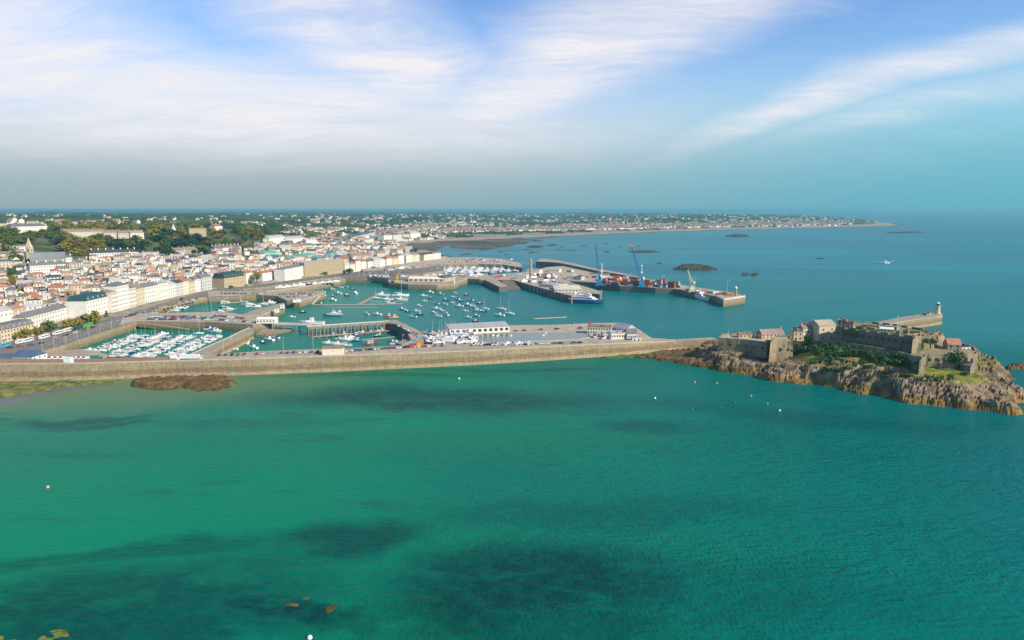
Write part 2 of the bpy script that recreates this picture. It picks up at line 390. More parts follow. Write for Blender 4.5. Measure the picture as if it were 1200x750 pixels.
me = bpy.data.meshes.new('land'); me.from_pydata(vs, [], fs); me.materials.append(gm); me.polygons.foreach_set('use_smooth', [True]*len(fs))
tag(link('terrain', me), 'green and built up island rising from the harbour', None, None, 'structure')

# ---------------------------------------------------------------- quays and piers
def wall_mat(name, up, mid, low, z_mid=5.5, z_low=2.2, ivy=0):
    """granite harbour wall: courses of blocks, brown weed band, pale washed foot"""
    m = bpy.data.materials.new(name); g = N(nodes_of(m)); geo = g.new('ShaderNodeNewGeometry'); pos = geo.outputs['Position']
    X, Y, Z = g.sep(pos); zz = g.m('ADD', Z, g.m('MULTIPLY', g.m('SUBTRACT', g.noise(pos, .07, 4, .6), .5), 2.6))
    c = g.mixc(g.ramp(zz, z_low-.8, z_low+.8), low, mid); c = g.mixc(g.ramp(zz, z_mid-.9, z_mid+.9), c, up)
    vp = g.new('ShaderNodeTexVoronoi'); g.inp(vp.inputs['Vector'], g.mapping(pos, scale=(.07, .07, .28))); pv_ = g.sep(vp.outputs['Color'])[0]
    c = g.mixc(g.ramp(pv_, .55, .95, 0, .5, False), c, tuple(x*.62 for x in up)); c = g.mixc(g.ramp(pv_, .35, .0, 0, .4, False), c, tuple(min(.8, x*1.3) for x in up))
    st = g.noise(g.mapping(pos, scale=(.55, .55, .09)), 1., 4, .65)
    c = g.mixc(g.ramp(st, .3, .75, 0, .5), c, tuple(x*.5 for x in mid))
    bl = g.noise(g.mapping(pos, scale=(.5, .5, 1.2)), 1.1, 4, .85)
    c = g.mixc(g.ramp(bl, .45, .7, 0, .35), c, tuple(min(.8, x*1.5) for x in up)); c = g.mixc(g.ramp(bl, .45, .28, 0, .4), c, tuple(x*.35 for x in up))
    if ivy:
        iv = g.noise(g.mapping(pos, scale=(.11, .11, .07)), 1., 6, .68); c = g.mixc(g.m('MULTIPLY', g.ramp(iv, .53, .60), ivy), c, (.055, .085, .02))
        iv2 = g.noise(g.mapping(pos, scale=(.25, .25, .03), loc=(9,3,0)), 1., 4, .6); c = g.mixc(g.ramp(iv2, .5, .72, 0, .6), c, (.07,.055,.04))
    g.out(g.bsdf(c, .9, g.bump(bl, .25), .2).outputs[0]); return m
M_wall = wall_mat('granite_wall', (.36, .29, .18), (.22, .155, .085), (.47, .345, .215), 6.3, 2.6)
M_wall2 = wall_mat('quay_wall', (.33, .27, .18), (.24, .175, .095), (.12, .10, .045), 4.2, 1.6)
M_dark = mat('shaded_concrete', (.16, .15, .135), .9, .3, .3)  # for quay faces turned from the sun; their shade is in the colour
M_road = mat('asphalt', (.20, .17, .14), .9, .2, .15)
M_quay = mat('quay_paving', (.42, .34, .25), .9, .25, .12)
M_tan = mat('tan_paving', (.36, .30, .22), .9, .25, .15)
M_red = mat('reddish_paving', (.30, .175, .11), .9, .2, .3)
M_grass = mat('grass', (.09, .14, .025), .95, .45, .3)
M_kerb = mat('pale_coping', (.50, .44, .34), .85, .2, .4)
PLAN = []
def slab(name, label, cat, pp, z, top=M_quay, side=M_wall2, z0=-3.0, kerb=None, zs=None, kind=None, group=None):
    if zs is None: z += .008*(len(PLAN)+1)
    pts = px_pts(pp, z) if zs is None else [tuple(P(a, b, q)[:2]) for (a, b), q in zip(pp, zs)]
    m = MB(); m.prism(pts, z0, z if zs is None else list(zs), 0, 1)
    o = m.build(name, [side, top]); tag(o, label, cat, group, kind); PLAN.append((pts, z, name))
    if kerb:
        k = MB(); 
        for a, b in zip(kerb, kerb[1:]):
            A = P(*pp[a], z); B = P(*pp[b], z); d = (B-A); L = d.length; n_ = Vector((-d.y, d.x, 0)).normalized()
            cen = sum((Vector((*q, 0)) for q in pts), Vector())/len(pts)
            if n_.dot(cen-A) < 0: n_ = -n_
            c_ = (A+B)/2+n_*.45
            k.box((c_.x, c_.y, z+.35), (L, .8, .7), atan2(d.y, d.x))
        k.build('coping', M_kerb, o)
    return o
def inpoly(x, y, pts):
    c = False; n = len(pts); j = n-1
    for i in range(n):
        xi, yi = pts[i][0], pts[i][1]; xj, yj = pts[j][0], pts[j][1]
        if (yi > y) != (yj > y) and x < (xj-xi)*(y-yi)/(yj-yi)+xi: c = not c
        j = i
    return c
# the long breakwater towards the castle
WB = [(-170,447.6),(-80,447.6),(0,447),(100,445.5),(200,441.7),(300,439.3),(380,436),(470,432),(560,427.6),(650,422),(740,415.6),(790,411.5),(838,408.5)]
TOPY = {-170:427.5,-80:427.5,0:427.2,100:426.5,200:423.6,300:420.8,380:418,470:415,560:411.5,650:406.6,740:402.4,790:400.6,838:399.6}
base = [P(a, b, 0) for a, b in WB]; tz = []
for (a, b), q in zip(WB, base):
    A = ray(a, TOPY[a]); t = (q.y+1.5)/A.y; tz.append(H+A.z*t)
def offs(poly, d):
    out = []
    for i, p in enumerate(poly):
        a = poly[max(0, i-1)]; b = poly[min(len(poly)-1, i+1)]; t = (b-a).normalized(); out.append(p+Vector((-t.y, t.x, 0))*d)
    return out
front_top = offs(base, 1.5); back = offs(base, 5.5)
m = MB(); vs = []
for i, p in enumerate(base): vs += [(p.x, p.y-.4, -3), (p.x, p.y, 0), (front_top[i].x, front_top[i].y, tz[i]), (back[i].x, back[i].y, tz[i]), (back[i].x, back[i].y, -3)]
fs = []; mi = []
for i in range(len(base)-1):
    for k in range(4):
        fs.append((i*5+k, (i+1)*5+k, (i+1)*5+k+1, i*5+k+1)); mi.append(1 if k == 2 else 0)
e = (len(base)-1)*5; fs.append((e, e+1, e+2, e+3, e+4)); mi.append(0)
m.add(vs, fs); m.mi = mi
M_par = mat('parapet_top', (.44, .38, .28), .9, .2, .3)
bw = m.build('breakwater', [M_wall, M_par]); tag(bw, 'long curving granite breakwater wall between the green bay and the harbour', 'breakwater')
m = MB()
for i in range(len(base)-1):
    A = (front_top[i]+back[i])/2; B = (front_top[i+1]+back[i+1])/2; A = front_top[i]+(back[i]-front_top[i])*.12; B = front_top[i+1]+(back[i+1]-front_top[i+1])*.12
    d = B-A; zA, zB = tz[i], tz[i+1]; n_ = Vector((-d.y, d.x, 0)).normalized()*.35
    m.add([(A.x, A.y, zA-.02), (B.x, B.y, zB-.02), (B.x+n_.x, B.y+n_.y, zB-.02), (A.x+n_.x, A.y+n_.y, zA-.02), (A.x, A.y, zA+.9), (B.x, B.y, zB+.9), (B.x+n_.x, B.y+n_.y, zB+.9), (A.x+n_.x, A.y+n_.y, zA+.9)], [(0,1,5,4), (1,2,6,5), (2,3,7,6), (3,0,4,7), (4,5,6,7)])
m.build('parapet', M_kerb, bw)
bk = back
rd_back = [(840,397.3),(800,398.6),(765,399.5),(735,398.6),(705,398.2),(690,398.5),(655,400.4),(600,402.2),(560,403),(490,403.5),(470,404.6),(400,408.6),(360,409.3),(300,411.8),(240,416),(215,419.6),(150,423.2),(112,424.2),(-60,427),(-170,427)]
rp = [tuple(q[:2]) for q in bk]+px_pts(rd_back, 9.0)
m = MB(); m.prism(rp, -3, 9.0, 0, 1); o = m.build('pier_road', [M_wall2, M_quay]); tag(o, 'paved roadway along the harbour side of the long breakwater', None, None, 'structure'); PLAN.append((rp, 9.0, 'pier_road'))
q0 = offs(base, 5.6); q1 = offs(base, 12.5); m = MB()
k = 6
k = 5; q1 = offs(base, 22); zt = [t_-.55 for t_ in tz[:k]]
m.prism([tuple(a[:2]) for a in q0[:k]]+[tuple(a[:2]) for a in q1[:k]][::-1], 3.0, zt+zt[::-1], 1, 0)
m.build('promenade_paving', [M_red, M_wall2]); tag(bpy.data.objects['promenade_paving'], 'reddish promenade strip', None, None, 'structure')
q0 = offs(base, 5.7); q1 = offs(base, 9.5); m = MB()
m.prism([tuple(a[:2]) for a in q0[4:7]]+[tuple(a[:2]) for a in q1[4:7]][::-1], 8.5, 9.75, 0)
m.build('verge', M_grass); tag(bpy.data.objects['verge'], 'grass verge', None, None, 'structure')

slab('slipway', 'x', None, [(20,424.5),(45,413.6),(72,411.2),(92,409),(112,411),(128,416),(116,425.5),(60,428)], 3.5, M_quay, M_wall2, kind='structure')
slab('esplanade_road', 'x', None, [(-170,430),(20,425.5),(43,412.8),(75,404.2),(100,395.2),(130,386.2),(155,378),(157,374),(165,366),(185,359.6),(205,355),(228,349.6),(250,346.6),(262,342),(300,340),(300,335),(250,338),(200,350),(150,364),(100,380),(50,392),(-60,403),(-170,410)], 8.0, M_road, M_wall2, kind='structure')
slab('stone_pier', 'broad granite pier packed with parked cars between the two marinas', 'pier', [(140,381),(160,376.3),(240,377.2),(296,380.2),(318,377.8),(326,375),(322,373),(305,374),(292,371.5),(284,368.5),(262,365.6),(200,366.5),(163,367.5),(146,369)], 8.0, M_quay, M_wall2, kerb=(1,2,3))
slab('stone_pier', 'narrow diagonal stone pier arm closing the packed marina on its outer side', 'pier', [(214,419.6),(235,410),(268,395.5),(280,389.2),(292,384.2),(297,384.6),(297,387.2),(285,393),(262,404),(240,414.6),(228,420.5)], 8.6, M_tan, M_wall, kerb=(0,1,2,3,4))
slab('stone_pier', 'curved pier head with white lamp huts at the inner marina mouth', 'pier', [(284,368.3),(298,363),(315,359),(327,355.6),(334,355.8),(333.5,359.5),(325,363),(312,367.6),(306,370.5),(290,371.3)], 8.0, M_tan, M_wall2, kerb=(10-1,8,7,6,5))
slab('stone_pier', 'short square-ended pier with rows of cars and a white awning', 'pier', [(244,347.6),(300,345.6),(325,347.2),(336,352.6),(351,352.8),(366,348.6),(381,343.2),(374,340.6),(355,341.3),(330,342.8),(300,341.6),(244,341)], 8.0, M_quay, M_wall2, kerb=(0,1,2,3,4,5,6))
slab('stone_pier', 'long straight stone pier with boats laid up along its top', 'pier', [(296,342.2),(312,342.2),(350,337.4),(398,328.6),(405,326.6),(400,324.5),(370,328),(340,332),(300,337)], 8.3, M_tan, M_wall2, kerb=(1,2,3))
slab('esplanade_road', 'x', None, [(284,338.6),(312,336),(345,331),(372,327),(400,324.6),(440,324.9),(455,326.5),(480,327.5),(480,322),(520,317),(520,312),(440,317),(400,320),(350,327),(300,334)], 9.6, M_road, M_wall2, kind='structure')
slab('stone_quay', 'quay with a long cream fish shed beside the moored yachts', 'quay', [(455,331.6),(478,333.4),(512,334.2),(533,333),(540,329),(548,326.8),(563,327.6),(572,327.6),(572,320.5),(540,320.5),(500,321.5),(455,325.5)], 7.9, M_quay, M_wall2, kerb=(0,1,2,3,4,5,6))
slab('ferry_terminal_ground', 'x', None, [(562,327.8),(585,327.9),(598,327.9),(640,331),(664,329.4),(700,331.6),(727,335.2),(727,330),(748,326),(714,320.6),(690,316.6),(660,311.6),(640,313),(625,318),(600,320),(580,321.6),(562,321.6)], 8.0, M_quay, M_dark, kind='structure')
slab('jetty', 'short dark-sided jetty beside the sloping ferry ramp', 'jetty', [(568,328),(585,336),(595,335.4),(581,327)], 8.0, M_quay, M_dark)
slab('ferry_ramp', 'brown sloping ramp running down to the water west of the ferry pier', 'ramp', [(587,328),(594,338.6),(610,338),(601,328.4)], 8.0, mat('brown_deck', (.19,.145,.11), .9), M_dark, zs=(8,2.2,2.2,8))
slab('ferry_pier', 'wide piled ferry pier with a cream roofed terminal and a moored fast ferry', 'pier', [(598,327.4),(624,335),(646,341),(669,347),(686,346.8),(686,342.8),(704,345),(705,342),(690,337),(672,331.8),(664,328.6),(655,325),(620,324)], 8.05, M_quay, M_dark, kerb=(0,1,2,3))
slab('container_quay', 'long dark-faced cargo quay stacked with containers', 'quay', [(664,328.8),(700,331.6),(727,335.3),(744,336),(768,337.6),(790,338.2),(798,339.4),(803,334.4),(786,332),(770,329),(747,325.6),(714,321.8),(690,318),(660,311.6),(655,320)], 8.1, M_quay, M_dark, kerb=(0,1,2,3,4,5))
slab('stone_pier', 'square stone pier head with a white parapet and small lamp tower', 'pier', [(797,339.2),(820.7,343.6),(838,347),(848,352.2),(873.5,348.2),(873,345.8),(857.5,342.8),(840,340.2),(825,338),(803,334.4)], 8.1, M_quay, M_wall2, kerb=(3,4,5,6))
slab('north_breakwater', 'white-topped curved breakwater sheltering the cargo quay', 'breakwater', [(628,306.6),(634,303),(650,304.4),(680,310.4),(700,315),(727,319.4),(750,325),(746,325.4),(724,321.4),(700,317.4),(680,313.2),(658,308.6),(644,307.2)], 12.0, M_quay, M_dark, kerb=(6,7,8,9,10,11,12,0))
slab('stone_pier', 'flat-topped outer arm of the northern marina lined with parked cars', 'pier', [(425,318),(470,312),(500,310),(560,309),(590,310),(606,312.6),(612,313),(610,308.4),(590,303.6),(560,301.6),(517,301.4),(470,305),(425,312)], 8.0, M_quay, M_wall2)
boatyard = slab('boatyard_ground', 'x', None, [(470,405.2),(482,398),(478,391),(490,391.5),(497,393.5),(508,388.4),(525,386.2),(545,384.4),(600,381.2),(650,380.6),(688,378.8),(700,378.4),(725,378.2),(741,381),(753,389),(764,396.2),(800,398.2),(790,400.5),(735,403),(655,404),(560,406.5),(480,408)], 8.0, M_quay, M_wall2, kind='structure')
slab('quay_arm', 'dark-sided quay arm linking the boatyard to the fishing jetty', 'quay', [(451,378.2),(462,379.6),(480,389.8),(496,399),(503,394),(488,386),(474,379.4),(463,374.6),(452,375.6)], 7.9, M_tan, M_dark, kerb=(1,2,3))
for o in COL.objects:
    if o.get('kind') == 'structure' and o.get('label') == 'x': del o['label']
# model boating pool sunk in the boatyard
pool = px_pts([(561,393),(566,391),(600,390.2),(640,389.8),(684,389.6),(692,392),(692,395),(680,397.4),(640,399.4),(600,401),(580,401.8),(566,401),(560,398)], 8.3)
m = MB()
for i in range(len(pool)):
    a = Vector(pool[i]); b = Vector(pool[(i+1)%len(pool)]); d = b-a; c_ = (a+b)/2
    m.box((c_.x, c_.y, 8.2), (d.length+.8, 1.2, .75), atan2(d.y, d.x))
tag(m.build('pool_kerb', M_kerb), None, None, None, 'structure')
pm = bpy.data.materials.new('pool_water'); g = N(nodes_of(pm)); g.out(g.bsdf((.12, .16, .125), .15, g.bump(g.noise(g.new('ShaderNodeNewGeometry').outputs['Position'], .8, 2), .1), .5).outputs[0])
m = MB(); m.add([(x, y, 8.32) for x, y in pool], [tuple(range(len(pool)))]); tag(m.build('pool_water', pm), 'pale green boating pool', None, None, 'structure')
# ---------------------------------------------------------------- labelling by landmark
AUTO = []       # (object, description, plural-less noun already in it, bearing x, bearing y)
LAND = []       # (phrase, x, y, radius)
ORD = ['', 'first', 'second', 'third', 'fourth', 'fifth', 'sixth', 'seventh', 'eighth', 'ninth', 'tenth', 'eleventh', 'twelfth', 'thirteenth', 'fourteenth', 'fifteenth', 'sixteenth', 'seventeenth', 'eighteenth', 'nineteenth', 'twentieth']
def auto(o, desc, fam='town', zone=None):
    q = project(o.location); AUTO.append((o, desc, q[0], q[1], fam, zone))
def finish_labels():
    groups = {}
    for o, desc, x, y, fam, zone in AUTO:
        if zone is None:
            lm = [l for l in LAND if l[3] == fam]
            name, lx, ly, _ = min(lm, key=lambda l: (l[1]-x)**2+((l[2]-y)*2.2)**2)
            dx, dy = x-lx, (y-ly)*2.2
            if abs(dx) < 3 and abs(dy) < 3: zone = 'close by the '+name
            elif abs(dx) > 1.2*abs(dy): zone = ('to the right of the ' if dx > 0 else 'to the left of the ')+name
            else: zone = ('in front of the ' if dy > 0 else 'behind the ')+name
        groups.setdefault((desc, zone), []).append((x, o))
    for (desc, zone), l in groups.items():
        l.sort(key=lambda t: t[0]); n = len(l)
        for i, (x, o) in enumerate(l):
            if n == 1: s = desc+' '+zone
            elif i == 0: s = 'leftmost '+desc+' '+zone
            elif i == n-1: s = 'rightmost '+desc+' '+zone
            elif n == 3: s = 'middle '+desc+' '+zone
            elif i <= n/2: s = (ORD[i+1] if i+1 < len(ORD) else 'later')+' from left '+desc+' '+zone
            else: s = (ORD[n-i] if n-i < len(ORD) else 'later')+' from right '+desc+' '+zone
            w_ = s.split()
            if len(w_) > 16: w_ = [q for q in w_ if q not in ('the',)][:16]
            o['label'] = ' '.join(w_)

# ---------------------------------------------------------------- buildings
WALLS = {'white': (.76,.73,.65), 'cream': (.72,.66,.54), 'pale grey': (.55,.54,.50), 'tan stone': (.44,.34,.21), 'grey stone': (.30,.28,.24), 'buff': (.62,.50,.34), 'pinkish': (.60,.47,.38), 'yellow': (.62,.52,.36)}
ROOFS = {'red tiled': (.38,.155,.09), 'orange tiled': (.42,.22,.14), 'grey slate': (.17,.165,.165), 'dark slate': (.065,.07,.08), 'pale grey': (.42,.41,.40), 'brownish': (.29,.22,.165), 'blue slate': (.07,.12,.19), 'green copper': (.12,.38,.30), 'dark green': (.03,.08,.08)}
def WM(k): return mat('wall_'+k.replace(' ', '_'), WALLS[k], .85, .10, .4)
def RM(k): return mat('roof_'+k.replace(' ', '_'), ROOFS[k], .75, .22, .8)
M_glass = mat('window_glass', (.05,.06,.07), .25, .3, 2., spec=.5)
M_chim = mat('chimney_brick', (.38,.24,.16), .9, .2)
WIN = MB().box((0,0,0), (1.0,.14,1.0)).mesh('window_pane', M_glass)
FOOT = []
def free(x, y, r):
    for a, b, q in FOOT:
        if (a-x)**2+(b-y)**2 < (q+r)**2*.72: return False
    return True
def building(name, cat, label, A, B, depth, h, wall='white', roof='grey slate', style='gable', rh=None, storeys=3, bays=None, z0=None, chimneys=None, dormers=0, group=None, side=True, ww=1.15, wh=1.6, found=6, door=True, roofmat=None):
    A = Vector(A); B = Vector(B); d = B-A; L = Vector((d.x, d.y)).length; rz = atan2(d.y, d.x)
    if z0 is None: z0 = min(A.z, B.z)
    c = (A+B)/2; dep = Vector((-sin(rz), cos(rz), 0))
    root = empty(name, (c.x, c.y, z0), rz); wm_ = WM(wall); rm = roofmat or RM(roof)
    for t in (-.33, 0, .33):
        q = c+Vector((cos(rz), sin(rz), 0))*L*t+dep*depth/2; FOOT.append((q.x, q.y, max(depth, L/3)/2))
    MB().box((0, depth/2, (h-found)/2), (L, depth, h+found)).build('wall', wm_, root)
    rh = rh if rh is not None else depth*.33
    m = MB(); e = .25
    if style == 'gable':
        vs = [(-L/2-e, -e, h), (L/2+e, -e, h), (L/2+e, depth+e, h), (-L/2-e, depth+e, h), (-L/2-e, depth/2, h+rh), (L/2+e, depth/2, h+rh)]
        m.add(vs, [(0,1,5,4), (2,3,4,5), (1,2,5), (3,0,4), (3,2,1,0)])
    elif style == 'hip':
        k = min(depth/2, L/2)*.8
        vs = [(-L/2-e, -e, h), (L/2+e, -e, h), (L/2+e, depth+e, h), (-L/2-e, depth+e, h), (-L/2+k, depth/2, h+rh), (L/2-k, depth/2, h+rh)]
        m.add(vs, [(0,1,5,4), (2,3,4,5), (1,2,5), (3,0,4), (3,2,1,0)])
    elif style == 'mansard':
        k = rh*.35
        m.add([(-L/2-e,-e,h), (L/2+e,-e,h), (L/2+e,depth+e,h), (-L/2-e,depth+e,h), (-L/2+k,k,h+rh), (L/2-k,k,h+rh), (L/2-k,depth-k,h+rh), (-L/2+k,depth-k,h+rh)], [(3,2,1,0),(4,5,6,7),(0,1,5,4),(1,2,6,5),(2,3,7,6),(3,0,4,7)])
    elif style == 'shed':
        m.add([(-L/2-e,-e,h), (L/2+e,-e,h), (L/2+e,depth+e,h), (-L/2-e,depth+e,h), (-L/2-e,depth+e,h+rh), (L/2+e,depth+e,h+rh)], [(0,1,5,4),(1,2,5),(3,0,4),(2,3,4,5),(3,2,1,0)])
    elif style == 'flat':
        m.box((0, depth/2, h+.15), (L+.3, depth+.3, .3))
        for xx, yy, lx, ly in ((0,0,L+.3,.3), (0,depth,L+.3,.3), (-L/2,depth/2,.3,depth-.3), (L/2,depth/2,.3,depth-.3)): m.box((xx, yy, h+.6), (lx, ly, .6))
        m.box((L*.15, depth*.5, h+1.0), (min(3, L*.3), min(3, depth*.4), 1.4))
    rf = m.build('roof', rm, root)
    nch = (0 if style in ('flat', 'shed') else max(1, round(L/9)) if cat in ('house',) else max(2, round(L/10))) if chimneys is None else chimneys
    for i in range(nch):
        xx = -L/2+L*(i+.0)/max(1, nch-1) if nch > 1 else L/2*R.choice((-1, 1)); xx = max(-L/2+.7, min(L/2-.7, xx))
        MB().box((0,0,.9), (1.5,.8,2.6)).box((-.35,0,2.45), (.28,.28,.5)).box((.35,0,2.45), (.28,.28,.5)).build('chimney', M_chim if wall != 'white' else wm_, rf, (xx, depth/2 if style == 'gable' else depth*.5, h+rh-.4))
    for i in range(dormers):
        xx = -L/2+L*(i+.5)/dormers
        dm = MB().box((xx, 1.1, h+rh*.45), (1.5, 1.8, 1.5)).build('dormer', wm_, rf)
        link('window', WIN, None, dm, (xx, .2-.02, h+rh*.45)).scale = (.9, .6, 1.0)
    if bays is None: bays = max(2, int(L/3.2))
    fh = h/storeys
    for s in range(storeys):
        for b in range(bays):
            link('window', WIN, None, root, (-L/2+L*(b+.5)/bays, 0, fh*(s+.55))).scale = (ww, 1, min(wh, fh*.62))
        if side:
            nb = max(1, int(depth/4.2))
            for b in range(nb):
                o = link('window', WIN, None, root, (L/2, depth*(b+.5)/nb, fh*(s+.55)), pi/2); o.scale = (ww, 1, min(wh, fh*.62))
    if label: tag(root, label, cat, group)
    else: tag(root, None, cat, group)
    root['L'] = 1; del root['L']
    return root
def bpx(name, cat, label, a, b, zz, hpx=None, **kw):
    """building whose façade foot runs between two bearings on ground zz (None: on the hillside)"""
    if zz is None:
        A = hit(*a); B = hit(*b); z = min(A.z, B.z); A.z = B.z = z
    else: A = P(a[0], a[1], zz); B = P(b[0], b[1], zz); z = zz
    if hpx is not None:
        c = (A+B)/2; t = ray((a[0]+b[0])/2, (a[1]+b[1])/2-hpx); s = c.y/t.y; kw['h'] = (H+t.z*s)-z
    q = project((A+B)/2); 
    return building(name, cat, label, A, B, z0=z, **kw)
def lm(phrase, x, y, fam='town'): LAND.append((phrase, x, y, fam))
def lerp_(a, b, t): return a+(b-a)*t
# waterfront and landmarks
bpx('hotel', 'hotel', 'long white three storey seafront block with many windows and grey roof behind the trees', (32,388), (80,374), 8.0, 15, depth=13, wall='white', roof='grey slate', style='hip', storeys=3, bays=15, chimneys=3)
lm('long white seafront block', 56, 376)
bpx('office_building', 'building', 'brown stone block with grey mansard roof and pale dormers at the waterfront corner', (2,402), (41,393), 8.0, 14, depth=14, wall='buff', roof='grey slate', style='mansard', rh=4.5, storeys=3, bays=11, dormers=6, chimneys=2)
lm('brown block with pale dormers', 22, 395)
bpx('hall', 'hall', 'white hall with a large arched window beside the orange roofed house', (-4,388), (17,383), 8.2, 21, depth=14, wall='white', roof='pale grey', style='gable', rh=4, storeys=2, bays=4)
bpx('house', 'house', 'tall buff house with flat orange roof beside the white hall', (18,380), (32,376), 9.5, 17, depth=12, wall='buff', roof='orange tiled', style='hip', rh=3, storeys=3, bays=3)
bpx('hotel', 'hotel', 'bright white seafront hotel with dark green mansard roof and dormers', (103,373.5), (131,366), 8.2, 20, depth=20, wall='white', roof='dark green', style='mansard', rh=5, storeys=4, bays=9, dormers=5, chimneys=1)
lm('white hotel with dark green roof', 117, 360)
bpx('hotel', 'hotel', 'cream four storey seafront house against the right side of the white hotel', (132,367), (139,365.2), 8.2, 24, depth=16, wall='cream', roof='brownish', style='hip', rh=3, storeys=5, bays=4, chimneys=1)
bpx('hotel', 'hotel', 'tallest white seafront hotel, five storeys of windows facing the marina', (139.2,365.1), (153,361.5), 8.2, 29, depth=16, wall='white', roof='grey slate', style='hip', rh=4, storeys=6, bays=7, chimneys=2)
bpx('hotel', 'hotel', 'cream house between the tallest white hotel and the orange painted house', (153.2,361.4), (161,359.5), 8.2, 23, depth=16, wall='cream', roof='grey slate', style='gable', rh=4, storeys=5, bays=4, chimneys=1)
lm('tallest white hotel', 147, 350)
bpx('guest_house', 'house', 'narrow orange painted waterfront house between the cream hotel and white houses', (161.5,359), (170,356.5), 8.2, 20, depth=12, wall='yellow', roof='brownish', style='gable', storeys=4, bays=3)
bpx('terrace', 'house', 'white waterfront house with a stepped roofline next to the narrow orange house', (170.5,356.2), (186,352.5), 8.2, 19, depth=13, wall='white', roof='grey slate', style='gable', storeys=4, bays=6)
bpx('bank_building', 'building', 'cream classical block with tall white windows on the marina front', (187,352.5), (198,349.8), 8.2, 19, depth=14, wall='cream', roof='pale grey', style='flat', storeys=3, bays=5)
bpx('terrace', 'house', 'white flat fronted house between the cream classical block and narrow grey house', (198.3,349.7), (207,347.5), 8.2, 16, depth=14, wall='white', roof='pale grey', style='hip', storeys=4, bays=4)
lm('cream classical block', 197, 345)
bpx('terrace', 'house', 'narrow grey waterfront house squeezed beside the cream classical block', (207.5,347.3), (215,345.5), 8.4, 15, depth=12, wall='pale grey', roof='dark slate', style='gable', storeys=4, bays=3)
bpx('terrace', 'house', 'cream waterfront house with red roof right of the narrow grey house', (215.5,345.3), (222,343.9), 8.6, 15, depth=13, wall='cream', roof='red tiled', style='gable', storeys=4, bays=3)
bpx('terrace', 'house', 'yellow waterfront house second right of the narrow grey house', (222.2,343.8), (229,342.4), 8.6, 13, depth=13, wall='yellow', roof='brownish', style='gable', storeys=3, bays=3)
bpx('terrace', 'house', 'white waterfront house left of the tall pale building with a gable sign', (229.2,342.3), (236,341), 8.6, 14.5, depth=13, wall='white', roof='grey slate', style='gable', storeys=4, bays=3)
bpx('terrace', 'house', 'tall pale waterfront building with a pink gable sign', (237,340.6), (249,338.5), 8.8, 15, depth=13, wall='pale grey', roof='grey slate', style='gable', storeys=4, bays=4)
bpx('museum_building', 'building', 'stone building with steep dark mansard roof and a row of dormers above the inner marina', (263,336.5), (287,332.6), 9.5, 10, depth=20, wall='tan stone', roof='dark green', style='mansard', rh=7, storeys=2, bays=7, dormers=6, chimneys=2)
lm('mansard roofed stone building', 275, 328)
bpx('house', 'house', 'steep gabled white house right of the mansard roofed stone building', (289,331.5), (296,330), 9.6, 11, depth=12, wall='white', roof='red tiled', style='gable', storeys=3, bays=2)
bpx('warehouse', 'building', 'low white building with blue doors and red roof at the bus stop', (308,328.5), (326,325.6), 9.7, 8, depth=16, wall='white', roof='red tiled', style='hip', rh=3, storeys=2, bays=6)
bpx('warehouse', 'building', 'long white walled warehouse below the green roofed market buildings', (334,327), (356,322), 9.8, 11, depth=18, wall='white', roof='grey slate', style='hip', rh=3, storeys=3, bays=8)
bpx('office_building', 'building', 'large tan office block standing under the green roofs', (357,322), (403,316.5), 10, 13, depth=26, wall='tan stone', roof='pale grey', style='flat', storeys=4, bays=18, wh=1.9)
lm('tan block under the green roofs', 380, 314)
# church
ch = bpx('church_hall', 'church', 'long church with a broad blue-grey roof beside its pale stone spire', (36,313), (77,311.5), None, 9, depth=20, wall='grey stone', roof='pale grey', style='gable', rh=9, storeys=1, bays=12, chimneys=0, wh=4, roofmat=mat('weathered_slate', (.22,.235,.24), .8))
lm('blue-grey roofed church', 56, 305)
def spire(name, label, px, py, hpx, w, wall='buff', cap=.45):
    q = hit(px, py); s = q.y/ray(px, py-hpx).y; hh = H+ray(px, py-hpx).z*s-q.z
    root = empty(name, q); tag(root, label, 'tower'); FOOT.append((q.x, q.y, w))
    hb = hh*(1-cap); MB().box((0,0,hb/2-3), (w,w,hb+6)).box((0,0,hb), (w+.6,w+.6,.6)).build('tower_wall', WM(wall), root)
    MB().add([(-w*.45,-w*.45,hb+.3),(w*.45,-w*.45,hb+.3),(w*.45,w*.45,hb+.3),(-w*.45,w*.45,hb+.3),(0,0,hh)], [(0,1,4),(1,2,4),(2,3,4),(3,0,4),(3,2,1,0)]).build('spire', WM(wall), root)
    for a in (0, pi/2):
        o = link('window', WIN, None, root, (0,-w/2-.02,hb*.78) if a == 0 else (w/2+.02,0,hb*.78), a); o.scale = (w*.3, 1, 3.5)
spire('church_tower', 'slender pale stone church spire rising at the left of the town', 36, 306, 28, 7, 'buff', .42)
spire('church_tower', 'square brown church tower standing in the middle of the crowded lower town', 84, 356, 19, 9, 'tan stone', .2)
spire('church_tower', 'white pointed tower on the wooded hill above the town', 204, 277, 15, 7, 'white', .5)
lm('square brown church tower', 84, 346)
bpx('chapel', 'building', 'white gabled block at the right end of the blue-grey roofed church', (77.5,311), (85.5,310.5), None, 9, depth=10, wall='white', roof='grey slate', style='gable', storeys=2, bays=2)
bpx('terrace', 'house', 'long white terrace below the blue-grey roofed church', (36,323.5), (78,319.5), None, 11, depth=12, wall='white', roof='grey slate', style='gable', storeys=3, bays=14)
bpx('terrace', 'house', 'long bright white Georgian style terrace with slate roof below the wooded hill', (108,305.5), (160,304.5), None, 9, depth=15, wall='white', roof='dark slate', style='gable', storeys=3, bays=18)
lm('long bright white terrace', 134, 300)
bpx('hotel', 'building', 'large white mansion on the far left hilltop above the trees', (14,273.5), (56,271), None, 7, depth=18, wall='white', roof='grey slate', style='hip', storeys=2, bays=14)
